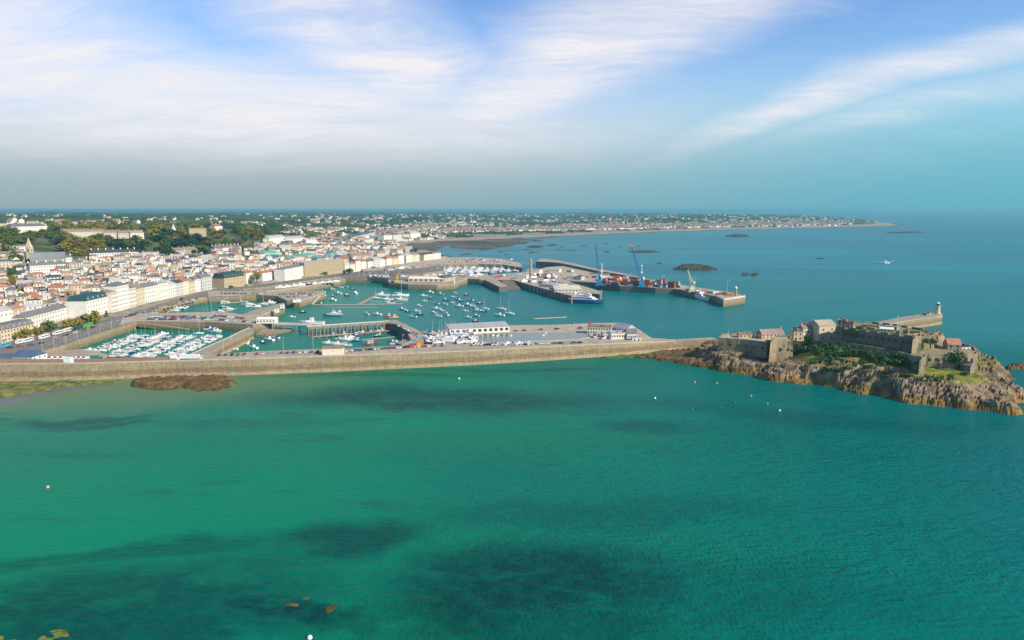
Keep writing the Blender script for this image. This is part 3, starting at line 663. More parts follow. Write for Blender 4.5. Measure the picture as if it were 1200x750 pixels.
bpx('terrace', 'house', 'very long low cream hilltop terrace amid the trees', (70,277.8), (121,278.2), None, 6.5, depth=14, wall='cream', roof='brownish', style='gable', storeys=2, bays=20, chimneys=12)
lm('long cream hilltop terrace', 96, 275)
for i, (a, b) in enumerate((((122,279.5),(137,279.7)), ((138.5,280),(151,280)), ((153,280),(169,280)))):
    bpx('villa', 'house', ('cream gabled villa adjoining the right end of the long hilltop terrace', 'middle cream gabled villa of the three beside the hilltop terrace', 'rightmost cream gabled villa of the three beside the hilltop terrace')[i], a, b, None, 7, depth=14, wall='cream', roof='brownish', style='gable', rh=5, storeys=2, bays=4)
bpx('castle_house', 'building', 'tan battlemented mansion half hidden among dark trees on the hill', (222,277), (242,277), None, 9, depth=16, wall='tan stone', roof='brownish', style='flat', storeys=2, bays=6)
bpx('villa', 'house', 'white villa on top of the wooded hill right of the battlemented mansion', (252,271), (261,271), None, 6, depth=14, wall='white', roof='red tiled', style='hip', storeys=2, bays=4)
lm('battlemented mansion on the hill', 232, 275)
bpx('school_building', 'building', 'long tan school building among the trees below the wooded hill', (200,299), (232,298), None, 5, depth=16, wall='tan stone', roof='brownish', style='gable', storeys=2, bays=14)
lm('long tan school building', 216, 297)
bpx('terrace', 'house', 'long white terrace between the school and the green roofed market', (252,297), (283,296), None, 6.5, depth=14, wall='white', roof='grey slate', style='gable', storeys=2, bays=12)
for i, (a, b, l) in enumerate((((316,286),(334,286),'left'), ((336,287),(357,287.5),'middle'), ((359,289),(372,289.5),'right'))):
    bpx('terrace', 'house', l+' of three tall white terraces standing in line below the far woods', a, b, None, 7.5, depth=15, wall='white', roof='pale grey', style='gable', rh=5, storeys=3, bays=9)
lm('three tall white terraces', 344, 284)
# green roofed market halls
for i, (a, b, hp, l) in enumerate((((309,300),(330,300),3.5,'green copper roofed hall furthest left of the cluster of green roofs'), ((318,303.5),(334,303),3,'small green copper roofed hall in front of the leftmost green roof'), ((339,306),(357,305.5),4,'wide green copper roofed hall left of centre in the green cluster'), ((352,302.5),(372,302),3,'green copper roofed hall at the back of the green cluster'), ((372,306.5),(384,306),4,'green copper roofed hall in the centre of the green cluster'), ((388,304),(400,303.5),4,'green copper roofed hall furthest right of the cluster of green roofs'))):
    bpx('market_hall', 'building', l, a, b, None, hp, depth=30, wall='buff', roof='green copper', style='hip', rh=4.5, storeys=1, bays=8, chimneys=0)
lm('green roofed halls', 352, 301)
# northern waterfront
rowN = [(404,316.5,430,313.2), (431,313,452,310.2), (453,310,474,307.5), (476,307,492,305), (497,304.5,517,301.8)]
rn = random.Random(4); NW = []
for i, (x0, y0, x1, y1) in enumerate(rowN):
    n = (4, 3, 3, 2, 2)[i]
    for k in range(n):
        wc = rn.choice(('white','white','cream','cream','buff','pale grey')); rc = rn.choice(('grey slate','brownish','pale grey','dark slate','red tiled'))
        xa, xb = lerp_(x0,x1,k/n), lerp_(x0,x1,(k+1)/n-.02); ya, yb = lerp_(y0,y1,k/n), lerp_(y0,y1,(k+1)/n-.02)
        b_ = bpx('terrace', 'house', None, (xa,ya), (xb,yb), 9.9, 7+rn.uniform(-1.6,1.8), depth=16, wall=wc, roof=rc, style=rn.choice(('gable','gable','hip','mansard')), rh=4, storeys=3, bays=4, group='houses on the northern waterfront')
        auto(b_, wc+' terrace house with '+rc+' roof', 'x', 'in the northern waterfront row')
lm('northern waterfront terraces', 450, 306)
for i, (x0, x1, y, hp, w_, st) in enumerate(((441,449,283,6,'pale grey','flat'), (450,460,284,8,'white','flat'), (461,471,283,7.5,'pale grey','flat'), (472,480,281,6,'buff','flat'), (481,493,279,5.5,'white','hip'), (425,438,286,5,'white','flat'))):
    bpx('apartment_building', 'building', ('glassy grey office block behind the beach, third from the left', 'tall white block behind the beach', 'tall pale grey block in the middle of the beachside office row', 'buff block right of the tall pale beachside offices', 'white hip roofed building at the right end of the beachside row', 'low white flat block at the left end of the beachside row')[i], (x0,y), (x1,y-.3), None, hp, depth=26, wall=w_, roof='pale grey', style=st, storeys=4, bays=8, ww=1.8)
lm('tall beachside office row', 462, 279)
bpx('warehouse', 'building', 'long dark glazed roofed warehouse left of the beachside offices', (404,281), (440,277.5), None, 4, depth=30, wall='buff', roof='blue slate', style='hip', rh=5, storeys=1, bays=10, chimneys=0)
# harbour buildings
bpx('fish_shed', 'shed', 'long cream roofed fish shed with dark openings on the quay', (478.5,330), (520,330.5), 7.95, 3.5, depth=16, wall='buff', roof='pale grey', style='gable', rh=3, storeys=1, bays=7, chimneys=0, ww=3, wh=3, roofmat=mat('cream_roof', (.72,.66,.52), .7, .1), found=.1)
bpx('fish_shed', 'shed', 'small stone gabled shed with blue side roof at the end of the fish quay', (521,330.4), (532,328.6), 7.95, 4.5, depth=14, wall='tan stone', roof='blue slate', style='gable', rh=4, storeys=1, bays=2, chimneys=0, found=.1)
bpx('storage_shed', 'shed', 'long low boat shed with a pale roof and many dark doorways beside the boating pool', (527,392.6), (597,388.8), 8.05, 6.4, depth=15, wall='white', roof='pale grey', style='shed', rh=2.6, storeys=1, bays=11, chimneys=0, ww=3.0, wh=2.6, found=.05)
bpx('storage_building', 'building', 'windowless cream box building on the breakwater road', (377.5,416.4), (402.5,415.6), 9.05, 7.2, depth=9, wall='cream', roof='brownish', style='flat', storeys=1, bays=1, side=False, ww=.6, wh=.6, found=.05)
bpx('terminal_building', 'building', 'big cream flat roofed ferry terminal canopy at the end of the ferry pier', (650,342.5), (682,342.5), 8.1, 3.5, depth=50, wall='cream', roof='pale grey', style='hip', rh=1.6, storeys=1, bays=8, chimneys=0, ww=2.4, roofmat=mat('cream_roof', (.72,.66,.52), .7, .1), found=.05)
bpx('terminal_building', 'building', 'long low grey passenger building on the ferry pier left of the canopy', (632,335.5), (652,337.5), 8.1, 3.2, depth=28, wall='buff', roof='pale grey', style='hip', rh=1.4, storeys=1, bays=7, chimneys=0, found=.05)
for i, (x0, x1, y, hp, dp, w_, r_, l) in enumerate(((605,617,326.6,4,14,'white','pale grey','white vaulted store left of the control tower'), (617,632,322,5.5,22,'white','pale grey','white harbour office cluster block below the control tower'), (634,641,325.5,4,12,'white','red tiled','small white hut with red side beside the harbour office'), (664,673,327.5,4,16,'white','pale grey','white freight shed at the root of the cargo quay'), (674,681,328,4,14,'pale grey','grey slate','pale grey freight shed beside the white one on the cargo quay'), (690,714,325,3.6,16,'buff','brownish','brown walled freight shed with cream roof behind the cranes'), (643,655,319,3.5,16,'white','pale grey','white shed under the north breakwater wall'))):
    bpx('harbour_building', 'building', l, (x0,y), (x1,y+(.4 if x0 > 600 else 0)), 8.1, hp, depth=dp, wall=w_, roof=r_, style='gable' if i in (0,3,6) else 'flat', rh=2.5, storeys=1 if i > 1 else 2, bays=4, chimneys=0, found=.05)
lm('white harbour office cluster', 624, 320)
bpx('yacht_club', 'building', 'long two storey cream clubhouse at the seaward end of the boating pool', (688,391.5), (716,392.5), 8.05, 8.5, depth=10, wall='cream', roof='brownish', style='flat', storeys=2, bays=9, found=.05)
bpx('cafe_building', 'building', 'cream flat roofed cafe behind the breakwater end', (716,398), (734,397.5), 8.05, 7, depth=10, wall='cream', roof='pale grey', style='flat', storeys=1, bays=6, found=.05)
bpx('boat_store', 'building', 'grey roofed boat store to the right of the cream cafe', (735,398), (747,397.8), 8.05, 6.5, depth=12, wall='white', roof='grey slate', style='gable', storeys=1, bays=3, chimneys=0, found=.05)
bpx('boat_store', 'building', 'small white hut beside an orange boat at the end of the yard', (741,400.2), (751,400), 8.05, 4, depth=6, wall='white', roof='pale grey', style='flat', storeys=1, bays=2, found=.05)
bpx('clubhouse', 'building', 'white angular shed behind the seaward clubhouse', (718,386), (734,389.5), 8.05, 3.2, depth=12, wall='white', roof='pale grey', style='gable', storeys=1, bays=3, chimneys=0, found=.05)
bpx('pier_shed', 'building', 'white roofed market shed on the granite pier beside the footbridge', (300.5,379.2), (322.5,379), 8.05, 5, depth=11, wall='white', roof='pale grey', style='gable', rh=1.5, storeys=1, bays=6, chimneys=0, roofmat=mat('white_roof', (.78,.76,.7), .7, .08), found=.05)
for i, (x, y) in enumerate(((324.5,366.3), (331,361.5), (346,354.6))):
    bpx('pier_hut', 'building', ('white hut at the foot of the curved pier head', 'white hut on the tip of the curved pier head', 'low white awning hut on the square-ended pier')[i], (x-2.5,y), (x+2.5+(4 if i == 2 else 0),y-.2-(.8 if i == 2 else 0)), 8.05, 4 if i < 2 else 2.6, depth=5, wall='white', roof='pale grey', style='flat', storeys=1, bays=1, found=.05)
# blue roofed bus canopies at the foot of the esplanade
bpx('pavilion', 'building', 'blue slate roofed pavilion between the esplanade and the breakwater', (14,424), (38,424.3), 5, 5.5, depth=16, wall='white', roof='blue slate', style='gable', rh=4, storeys=1, bays=6, chimneys=0)
bpx('pavilion', 'building', 'smaller blue slate roofed pavilion at the very left edge by the breakwater', (-14,425), (9,424.6), 5, 4, depth=12, wall='white', roof='blue slate', style='gable', rh=3, storeys=1, bays=4, chimneys=0)
FAM0 = len(FOOT)
# ---------------------------------------------------------------- the rest of the town
def lerp(a, b, t): return a+(b-a)*t
house_n = 0
TOP_EDGE = [(-40,290),(0,290),(30,292),(34,326),(60,326),(86,312),(106,308),(165,300),(185,300),(240,300),(300,286),(330,280),(420,274),(470,280),(520,300)]
BOT_EDGE = [(-40,398),(0,386),(20,380),(40,372),(80,368),(105,352),(130,345),(165,340),(205,336),(250,330),(300,324),(340,318),(405,308),(440,302),(480,299),(520,300)]
def edge(E, x):
    for (a, ya), (b, yb) in zip(E, E[1:]):
        if a <= x <= b: return lerp(ya, yb, (x-a)/(b-a))
    return E[0][1] if x < E[0][0] else E[-1][1]
cand = []
for y in range(272, 400):
    for x in range(-12, 500, 1):
        if edge(TOP_EDGE, x) < y < edge(BOT_EDGE, x): cand.append((x, y))
R.shuffle(cand)
houses = []
wk = ['white']*10+['cream']*7+['pale grey']*2+['buff']*2+['tan stone', 'grey stone', 'pinkish', 'yellow']
rk = ['red tiled']*3+['orange tiled']*2+['grey slate']*6+['dark slate']*3+['pale grey']*5+['brownish']*5+['blue slate']
for x, y in cand:
    if len(houses) >= 296: break
    q = hit(x+R.random(), y+R.random())
    if q is None or q.z < 8: continue
    L = R.uniform(9, 17)*(1.0 if q.y < 1100 else 1.3); dp = R.uniform(8, 11)*(1 if q.y < 1100 else 1.3)
    # density: sparse among the gardens at the left
    if x < 45 and 328 < y < 352 and R.random() < .7: continue
    if x < 34 and y < 328 and R.random() < .8: continue
    if not free(q.x, q.y, L*.5): continue
    # keep the esplanade clear
    if any(inpoly(q.x, q.y, p_[0]) for p_ in PLAN): continue
    base_ang = radians(28 if x < 240 else 22)
    rz = base_ang+R.gauss(0, .12)+(pi/2 if R.random() < .3 else 0)
    u = Vector((cos(rz), sin(rz), 0)); dep = Vector((-u.y, u.x, 0))
    if dep.y < 0: u = -u; dep = -dep
    A = q-u*L/2; B = q+u*L/2
    A.z = B.z = q.z
    wcol = R.choice(wk); rcol = R.choice(rk); hgt = R.choice((5.8, 6.5, 8.5, 9.0, 11))
    st = R.choice(('gable', 'gable', 'gable', 'hip', 'flat')) if rcol not in ('red tiled', 'orange tiled') else R.choice(('gable', 'hip'))
    b = building('house', 'house', None, A, B, dp, hgt, wcol, rcol, st, storeys=2 if hgt < 8 else 3, bays=max(2, int(L/3.6)), group='houses of the old town')
    szw = 'long' if L > 16.5 else 'small' if hgt < 7 else 'tall' if hgt > 10 else ''
    houses.append(b); auto(b, (szw+' '+wcol+' house with '+rcol+' '+('hipped roof' if st == 'hip' else 'flat roof' if st == 'flat' else 'roof')).strip().replace('red tiled flat', 'red flat'))
print('houses', len(houses))
lm('red roofed garden houses', 30, 330); lm('pier road corner', 250, 335)
# ---------------------------------------------------------------- rocks
REEFS = []
def rock_mat(name, top, mid, wet, grass=None, gz=12, wz=2.6):
    m = bpy.data.materials.new(name); g = N(nodes_of(m)); geo = g.new('ShaderNodeNewGeometry'); pos = geo.outputs['Position']
    X, Y, Z = g.sep(pos); nz = g.sep(geo.outputs['Normal'])[2]
    n1 = g.noise(pos, .16, 6, .7); n2 = g.noise(pos, .05, 4, .6)
    vo = g.new('ShaderNodeTexVoronoi'); g.inp(vo.inputs['Vector'], g.mapping(pos, scale=(.22, .22, .35))); vo.feature = 'DISTANCE_TO_EDGE'
    c = g.mixc(g.ramp(n1, .38, .64), mid, top)
    c = g.mixc(g.ramp(vo.outputs['Distance'], .0, .16, .75, 0), c, tuple(x*.3 for x in mid))  # cell edges darkened: the shadow in the crevices is painted in
    zz = g.m('ADD', Z, g.m('MULTIPLY', g.m('SUBTRACT', n2, .5), 4.0))
    c = g.mixc(g.ramp(zz, wz+1.2, wz-.8), c, g.mixc(g.ramp(n1, .4, .6), wet, tuple(min(1, x*2.6) for x in wet)))
    if grass:
        gg = g.mixc(g.ramp(g.noise(pos, .12, 4, .6), .35, .65), grass, (grass[0]*2.1, grass[1]*1.75, grass[2]*1.4))
        f = g.m('MULTIPLY', g.ramp(nz, .74, .90), g.ramp(g.m('ADD', zz, g.m('MULTIPLY', n1, 3)), gz, gz+1.5))
        c = g.mixc(f, c, gg)
    g.out(g.bsdf(c, .92, g.bump(n1, .5), .2).outputs[0]); return m
def seg_d(px, py, a, b):
    dx, dy = b[0]-a[0], b[1]-a[1]; L2 = dx*dx+dy*dy or 1; t = max(0, min(1, ((px-a[0])*dx+(py-a[1])*dy)/L2))
    return sqrt((px-a[0]-t*dx)**2+(py-a[1]-t*dy)**2)
def rock(name, label, outline, ctrl, step, slope, m_, amp=1.6, kind=None, cat='rock', crag=1.0, floor_z=-1.5):
    """craggy rock: plan outline in metres, inland heights from survey points, broken faces towards the water"""
    xs = [p[0] for p in outline]; ys = [p[1] for p in outline]; x0, x1, y0, y1 = min(xs)-4, max(xs)+4, min(ys)-4, max(ys)+4
    nx = int((x1-x0)/step)+1; ny = int((y1-y0)/step)+1; idx = {}; vs = []; fs = []; n = len(outline)
    for j in range(ny):
        for i in range(nx):
            x = x0+i*step; y = y0+j*step
            wx = x+mnoise.noise((x*.09, y*.09, 1))*5*crag; wy = y+mnoise.noise((x*.09, y*.09, 7))*5*crag
            ins = inpoly(wx, wy, outline); d = min(seg_d(wx, wy, outline[k], outline[(k+1)%n]) for k in range(n))
            if not ins and d > step*2.5: continue
            if ins:
                if d < 60:
                    wsum = zsum = 0
                    for cx_, cy_2, cz in ctrl: w_ = 1/((cx_-x)**2+(cy_2-y)**2+60)**1.5; wsum += w_; zsum += w_*cz
                    hp = zsum/wsum
                else:
                    wsum = zsum = 0
                    for cx_, cy_2, cz in ctrl: w_ = 1/((cx_-x)**2+(cy_2-y)**2+60)**1.5; wsum += w_; zsum += w_*cz
                    hp = zsum/wsum
                rise = slope*d; t = min(1, rise/max(hp, .5)); z = hp*(1-(1-t)**1.7)
                rg = 1-abs(mnoise.noise((x*.13, y*.13, 2)))*2; rg2 = 1-abs(mnoise.noise((x*.33, y*.33, 4)))*2
                k = max(.0, 1-max(0, (rise-hp*1.3)/8))
                vd = mnoise.voronoi((x*.11+mnoise.noise((x*.05,y*.05,3)), y*.17, 1))[0]; vd2 = mnoise.voronoi((x*.32, y*.4, 6))[0]
                ck = min(.3, vd[1]-vd[0])*3.3-.6; ck2 = min(.3, vd2[1]-vd2[0])*3.3-.6
                z += ((rg-.5)*amp*.7+ck*amp*1.15+ck2*amp*.4+(rg2-.5)*amp*.3+mnoise.noise((x*.8, y*.8, 5))*amp*.3)*k*min(1, d/4+.2)
                if k > 0 and amp > 1.2:
                    wv_q = mnoise.noise((x*.045, y*.045, 4))*.9+mnoise.noise((x*.16, y*.16, 8))*.35; zq = (floor(z/2.4+wv_q+.5)-wv_q)*2.4; z = z*(1-.72*k)+zq*.72*k
                    vb = mnoise.voronoi((x*.24, y*.24, 3))[0][0]; z += max(0, .42-vb)*4.2*k*(1 if z < 7 else .35)
                z = z+.25*mnoise.noise((x*.1, y*.1, 9))
            else: z = -d*.8
            idx[i, j] = len(vs); vs.append((x, y, max(floor_z, z)))
    for (i, j), a in idx.items():
        if (i+1, j) in idx and (i, j+1) in idx and (i+1, j+1) in idx: fs.append((a, idx[i+1, j], idx[i+1, j+1], idx[i, j+1]))
    me = bpy.data.meshes.new(name); me.from_pydata(vs, [], fs); me.materials.append(m_)
    o = link(name, me); tag(o, label, cat if kind is None else None, None, kind); return o
M_rock = rock_mat('granite_rock', (.44,.325,.19), (.12,.085,.055), (.11,.068,.022), (.105,.125,.020), 11.9, 4.2)
M_reef = rock_mat('weedy_rock', (.22,.135,.06), (.11,.068,.03), (.055,.04,.012), None, 99, 1.2)
M_shore = rock_mat('foreshore', (.30,.26,.10), (.13,.13,.04), (.06,.075,.015), None, 99, .6)
M_isle = rock_mat('dark_rock', (.12,.10,.07), (.06,.055,.045), (.03,.03,.022), None, 99, 1.5)
def gp(l): return [tuple(P(a, b, 0)[:2]) for a, b in l]
ISL = gp([(836,431),(852,436.5),(880,440),(900,445.5),(930,449),(960,452.5),(1000,460.5),(1030,464),(1060,471.5),(1090,475.5),(1120,477.5),(1150,482.5),(1185,486),(1198,485),(1194,477),(1201,469),(1190,458),(1186,451),(1178,439),(1166,433),(1150,420),(1140,417.5),(1120,415),(1095,414),(1050,413),(1000,412),(950,411.5),(900,410.5),(865,409),(845,408),(832,408.5),(822,412),(806,417),(808,424)])
CT = [(845,408,10.8),(870,412,10.8),(880,428,6),(1000,453,9.5),(1060,461,10),(1100,464,9),(1130,466,8),(960,443,9),(898,424,5),(912,424,6),(930,426,9),(960,431,11),(1000,438,12.5),(1050,445,14),(1100,441,14),(1135,437,13),(1168,452,5),(1000,428,14.8),(950,413,16),(1060,428,15.5),(1000,416,18),(1030,420,18),(1055,424,17.2),(970,410,17.5),(985,404,19),(1030,408,19),(1095,415,17),(1110,430,14.5),(1135,425,14),(1000,408,15),(900,412,9),(1100,413,10),(960,411,12),(820,413,4),(860,403,12),(1160,470,4), (1120,434,14),(1075,436,14.5),(940,405,16)]
CTw = [(*P(a, b, z)[:2], z) for a, b, z in CT]
rock('castle_rock', 'big craggy granite rock with grass terraces carrying the old castle', ISL, CTw, 1.1, .86, M_rock, 1.35, cat='rock', crag=1.7)
FORE = gp([(738,417.5),(790,425),(812,429.2),(836,433),(850,437),(862,434),(850,420),(838,409.5),(820,408.2),(790,411),(765,414)])
rock('foreshore_rock', 'low weedy brown foreshore where the breakwater meets the castle rock', FORE, [(*P(800,416,2)[:2], 2.2), (*P(835,420,4)[:2], 4.0), (*P(760,416,1)[:2], 1.2)], 1.3, .5, M_reef, 1.1)
BR = gp([(148,452),(158,446),(185,443.5),(220,442.6),(262,441.4),(274,444),(277,451),(262,457),(240,459.5),(222,458),(212,455),(190,457.5),(170,457)])
rock('seaweed_rock', 'orange brown weedy reef lying at the foot of the breakwater', BR, [(*P(190,450)[:2], 2.4), (*P(245,449)[:2], 2.8), (*P(268,447)[:2], 1.3)], .9, .5, M_reef, 1.1)
SH = gp([(-60,449),(20,447.5),(80,446.8),(120,446),(145,445.6),(138,449),(100,451.5),(60,456.5),(30,462),(0,468),(-50,476)])
rock('green_foreshore', 'green weed covered strip of shore under the breakwater', SH, [(*P(0,456)[:2], 1.1), (*P(60,451)[:2], .8), (*P(110,448)[:2], .5)], 1.2, .25, M_shore, .6, cat='rock')
SD = gp([(-60,476),(0,466),(30,461),(60,455.5),(100,450.6),(140,448.8),(150,449.5),(120,453),(80,458.5),(40,467),(0,477),(-60,490)])
m = MB(); tag(rock('wet_sand', 'strip of wet grey sand', SD, [(*P(30,465)[:2], .22)], 1.5, .05, mat('wet_sand', (.14,.14,.11), .35, .2, .1), .0, kind='structure', crag=.3), 'strip of wet grey sand', None, None, 'structure')
for i, (pts, hh, lb) in enumerate((([(-20,735),(10,741),(50,744),(84,748),(80,760),(-30,765)], .5, 'yellowish weedy ledge breaking the surface at the bottom left corner'), ([(334,706),(352,704),(372,707),(392,711),(386,720),(366,719),(348,714)], .45, 'small brown reef just awash among the dark weed beds'))):
    o_ = gp(pts); c_ = [sum(p[k] for p in o_)/len(o_) for k in (0, 1)]
    rock('awash_reef', lb, o_, [(c_[0], c_[1], hh*.05)], .4, .03, M_reef if i else M_shore, .62, crag=1.6)
for i, (pts, hh, lb) in enumerate((([(787,316),(800,311.5),(815,311),(832,313.5),(842,316.5),(815,317.2),(795,316.6)], 3.6, 'largest dark rocky islet beyond the cargo quay'),
      ([(869,321.5),(873,320.4),(878,321.5),(876,323.2),(870,323.2)], 1.8, 'small dark rock left of the beacon rock'), ([(880,322.3),(884,320.2),(888,322),(885,324),(881,324)], 2.2, 'small rock carrying a slim beacon'),
      ([(1178,430.5),(1188,428),(1201,427),(1204,431),(1190,433),(1181,432.8)], 2.0, 'brown rock awash off the castle point at the right edge'),
      ([(735,294.6),(750,293.6),(765,294),(776,295.6),(758,296.6),(745,296.8)], 1.2, 'thin dark reef behind the tall blue crane'), ([(849,277),(860,275.5),(876,275.8),(878,277.4),(862,278)], 4, 'dark islet near the far shore'),
      ([(707,295),(713,294.6),(715,295.8),(709,296)], .9, 'tiny dark reef left of the blue crane'), ([(769,308.2),(775,307.8),(776,309.4),(770,309.4)], .9, 'tiny dark reef below the thin reef'),
      ([(616,288.6),(626,287.8),(638,288.4),(634,290.4),(622,290.6)], 1.2, 'dark tidal reef in the sandy bay, leftmost of the pair'), ([(638,287.4),(650,286.2),(654,287.6),(644,288.6)], 1.0, 'dark tidal reef in the sandy bay, rightmost of the pair'),
      ([(1037,272.6),(1060,271.8),(1086,272.2),(1070,273.4),(1045,273.6)], 2.5, 'long low reef off the far headland'), ([(955,303),(964,302.4),(966,303.6),(957,303.8)], .8, 'lone flat reef in open water'))):
    o_ = gp(pts); c_ = [sum(p[k] for p in o_)/len(o_) for k in (0, 1)]; sz = max(max(p[0] for p in o_)-min(p[0] for p in o_), 4)
    rock('islet', lb, o_, [(c_[0], c_[1], hh)], max(.9, sz/60), hh/max(3, sz*.12), M_isle if i != 3 else M_reef, hh*.7, crag=.6 if sz < 60 else 1.4)
tag(MB().tube((0,0,0),(0,0,9),.25,.2).box((0,0,9.3),(1.4,1.4,1.6)).build('beacon', M_isle, None, P(884,322,0)+Vector((0,0,1.2))), 'slim beacon post standing on a small rock', 'beacon')

GW = gp([(690,420.0),(720,417.6),(750,415.2),(790,411.9),(812,409.6),(806,411.6),(780,415),(750,418),(715,420)])
rock('weed_bank', 'bright green weed covered bank along the seaward end of the breakwater foot', GW, [(*P(740,417,0)[:2], 1.0), (*P(790,412,0)[:2], 3.2)], 1.0, .6, rock_mat('green_weed', (.16,.19,.03), (.07,.11,.02), (.03,.05,.012), None, 99, .4), .5)
rs_ = random.Random(8)
for i in range(24):
    x_, y_, w_, h__ = rs_.uniform(545, 760), rs_.uniform(279, 299), rs_.uniform(5, 16), rs_.uniform(.25, .7)
    if y_ < 277+(760-x_)*.01: continue
    o_ = gp([(x_-w_/2, y_), (x_-w_*.2, y_-h__), (x_+w_*.3, y_-h__*.7), (x_+w_/2, y_+.1), (x_+w_*.1, y_+h__*.5), (x_-w_*.3, y_+h__*.4)]); c_ = [sum(p[k] for p in o_)/len(o_) for k in (0, 1)]
    sz = max(p[0] for p in o_)-min(p[0] for p in o_)
    ro = rock('tidal_reef', None, o_, [(c_[0], c_[1], .8)], max(1.2, sz/40), .12, M_isle, .9, crag=1.5); ro.location.z = 0; ro['group'] = 'low dark reefs in the open bay'; REEFS.append((ro, x_, y_))
# ---------------------------------------------------------------- castle
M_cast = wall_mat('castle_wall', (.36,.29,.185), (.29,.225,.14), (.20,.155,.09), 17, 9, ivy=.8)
M_cdark = wall_mat('shaded_keep_wall', (.26,.21,.14), (.20,.16,.105), (.15,.115,.07), 24, 14, ivy=.6)  # darker copy of castle_wall: the citadel's shade is put into the colour
M_ctop = mat('castle_terrace', (.42,.35,.23), .9, .3, .15)
M_cgrass = mat('castle_grass', (.16,.19,.05), .95, .5, .1, c2=(.38,.32,.18))
CG = 'connected works of the old castle'
castle = empty('castle', P(1000, 415, 14)); tag(castle, 'old granite castle of bastions, walls and houses on the big rock', 'castle')
def cpart(name, pp, z, z0, side=M_cast, top=M_ctop, lab=None, parapet=True, batter=.0, merlon=False):
    pts = px_pts(pp, z); m = MB(); n = len(pts)
    loc = castle.location; pts = [(a-loc.x, b-loc.y) for a, b in pts]
    a = sum(pts[i][0]*pts[(i+1)%n][1]-pts[(i+1)%n][0]*pts[i][1] for i in range(n))
    if a < 0: pts = pts[::-1]
    cx_ = sum(p[0] for p in pts)/n; cy_2 = sum(p[1] for p in pts)/n; bot = []
    for x, y in pts:
        d = Vector((x-cx_, y-cy_2)); d = d.normalized()*batter*(z-z0); bot.append((x+d.x, y+d.y))
    z -= loc.z; z0 -= loc.z
    m.add([(x, y, z0) for x, y in bot]+[(x, y, z) for x, y in pts], [(i, (i+1)%n, n+(i+1)%n, n+i) for i in range(n)]+[tuple(range(n, 2*n))])
    m.mi[-1] = 1
    if parapet:
        for i in range(n):
            A = Vector(pts[i]); B = Vector(pts[(i+1)%n]); d = B-A; L = d.length
            if L < 3: continue
            nn = Vector((-d.y, d.x)).normalized()
            if merlon:
                k = max(1, int(L/7)); 
                for q in range(k):
                    c_ = A+d*((q+.5)/k)+nn*.6; m.box((c_.x, c_.y, z+.7), (L/k*.66, 1.15, 1.4), atan2(d.y, d.x))
            else:
                c_ = (A+B)/2+nn*.55; m.box((c_.x, c_.y, z+.5), (L-.05, 1.0, 1.0), atan2(d.y, d.x))
    o = m.build(name, [side, top], castle)
    if lab: o['label'] = lab
    return o
cpart('battery', [(842,397.0),(868,398.8),(899,402.0),(906,399.5),(915,395),(900,391.5),(870,392),(846,392.4)], 20, 8, lab='long low western battery', batter=.06)
cpart('bastion', [(903,400.5),(911,399),(929,398.4),(926,394.6),(908,394.4)], 23, 2, lab='tall sharp cornered bastion', batter=.07)
cpart('curtain_wall', [(929,401.5),(945,403),(957,401),(972,402.5),(978,400),(974,396),(940,396),(928,398)], 18, 12, top=M_cgrass, lab='grassy inner curtain wall')
cpart('ring_wall', [(968,399.2),(980,400.4),(1015,406.4),(1050,413.0),(1079,420.6),(1086,416.2),(1120,416.6),(1126,413.8),(1145,413.2),(1143,408.5),(1120,404),(1100,402),(1060,398),(1000,394)], 23.2, 9, M_cast, M_cgrass, 'lower ring wall with a worn grassy top', batter=.05)
cpart('turret', [(1078.2,420.6),(1085.5,420.1),(1085.8,416.4),(1079,416.6)], 25.0, 9, M_cast, lab='small corner turret', batter=.05)
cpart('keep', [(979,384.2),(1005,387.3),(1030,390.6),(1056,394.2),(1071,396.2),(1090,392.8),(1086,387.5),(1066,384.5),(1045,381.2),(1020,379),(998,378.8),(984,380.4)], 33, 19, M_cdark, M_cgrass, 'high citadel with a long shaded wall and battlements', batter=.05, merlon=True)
cpart('stair_tower', [(1070,396.6),(1080,395.2),(1080,391.5),(1070,392)], 34, 16, M_cast, lab='sunlit angle of the citadel', batter=.06)
cpart('terrace_wall', [(982,404.2),(1010,409),(1045,415),(1050,413.4),(1015,406.8),(985,401.4)], 20.5, 12, M_cast, M_cgrass, 'low middle terrace wall under the citadel')
cpart('terrace_wall', [(945,409),(962,413),(980,420),(1003,426),(1004,422.5),(982,416),(962,409),(946,405.4)], 15.6, 9, M_cast, M_cgrass, 'overgrown lowest terrace wall')
cpart('east_battery', [(1086,419.5),(1104,421.5),(1122,421),(1120,418),(1100,418),(1086,418)], 18.5, 11, M_cast, M_cgrass, 'stepped wall below the east battery')
cpart('gun_platform', [(1126,417.4),(1146,416.4),(1146,413.2),(1127,413.8)], 23.2, 12, M_cast, M_ctop, 'raised east gun platform')
for i_, (xa, ya, xb, yb) in enumerate(((1003,385.6,1012,386.6),(1016,386.2,1026,387.4),(1010,382.4,1030,384.2),(1050,391.2,1055,392),(1064,390,1078,391.2),(1036,384.6,1052,386.4))):
    A_ = P(xa,ya,33); B_ = P(xb,yb,33); c_ = (A_+B_)/2-castle.location; d_ = B_-A_
    MB().box((c_.x,c_.y,c_.z+1.0),(d_.length,1.4+(i_%3)*1.6,2.0+.6*(i_%2)),atan2(d_.y,d_.x)).build('ruined_wall', M_cast, castle)
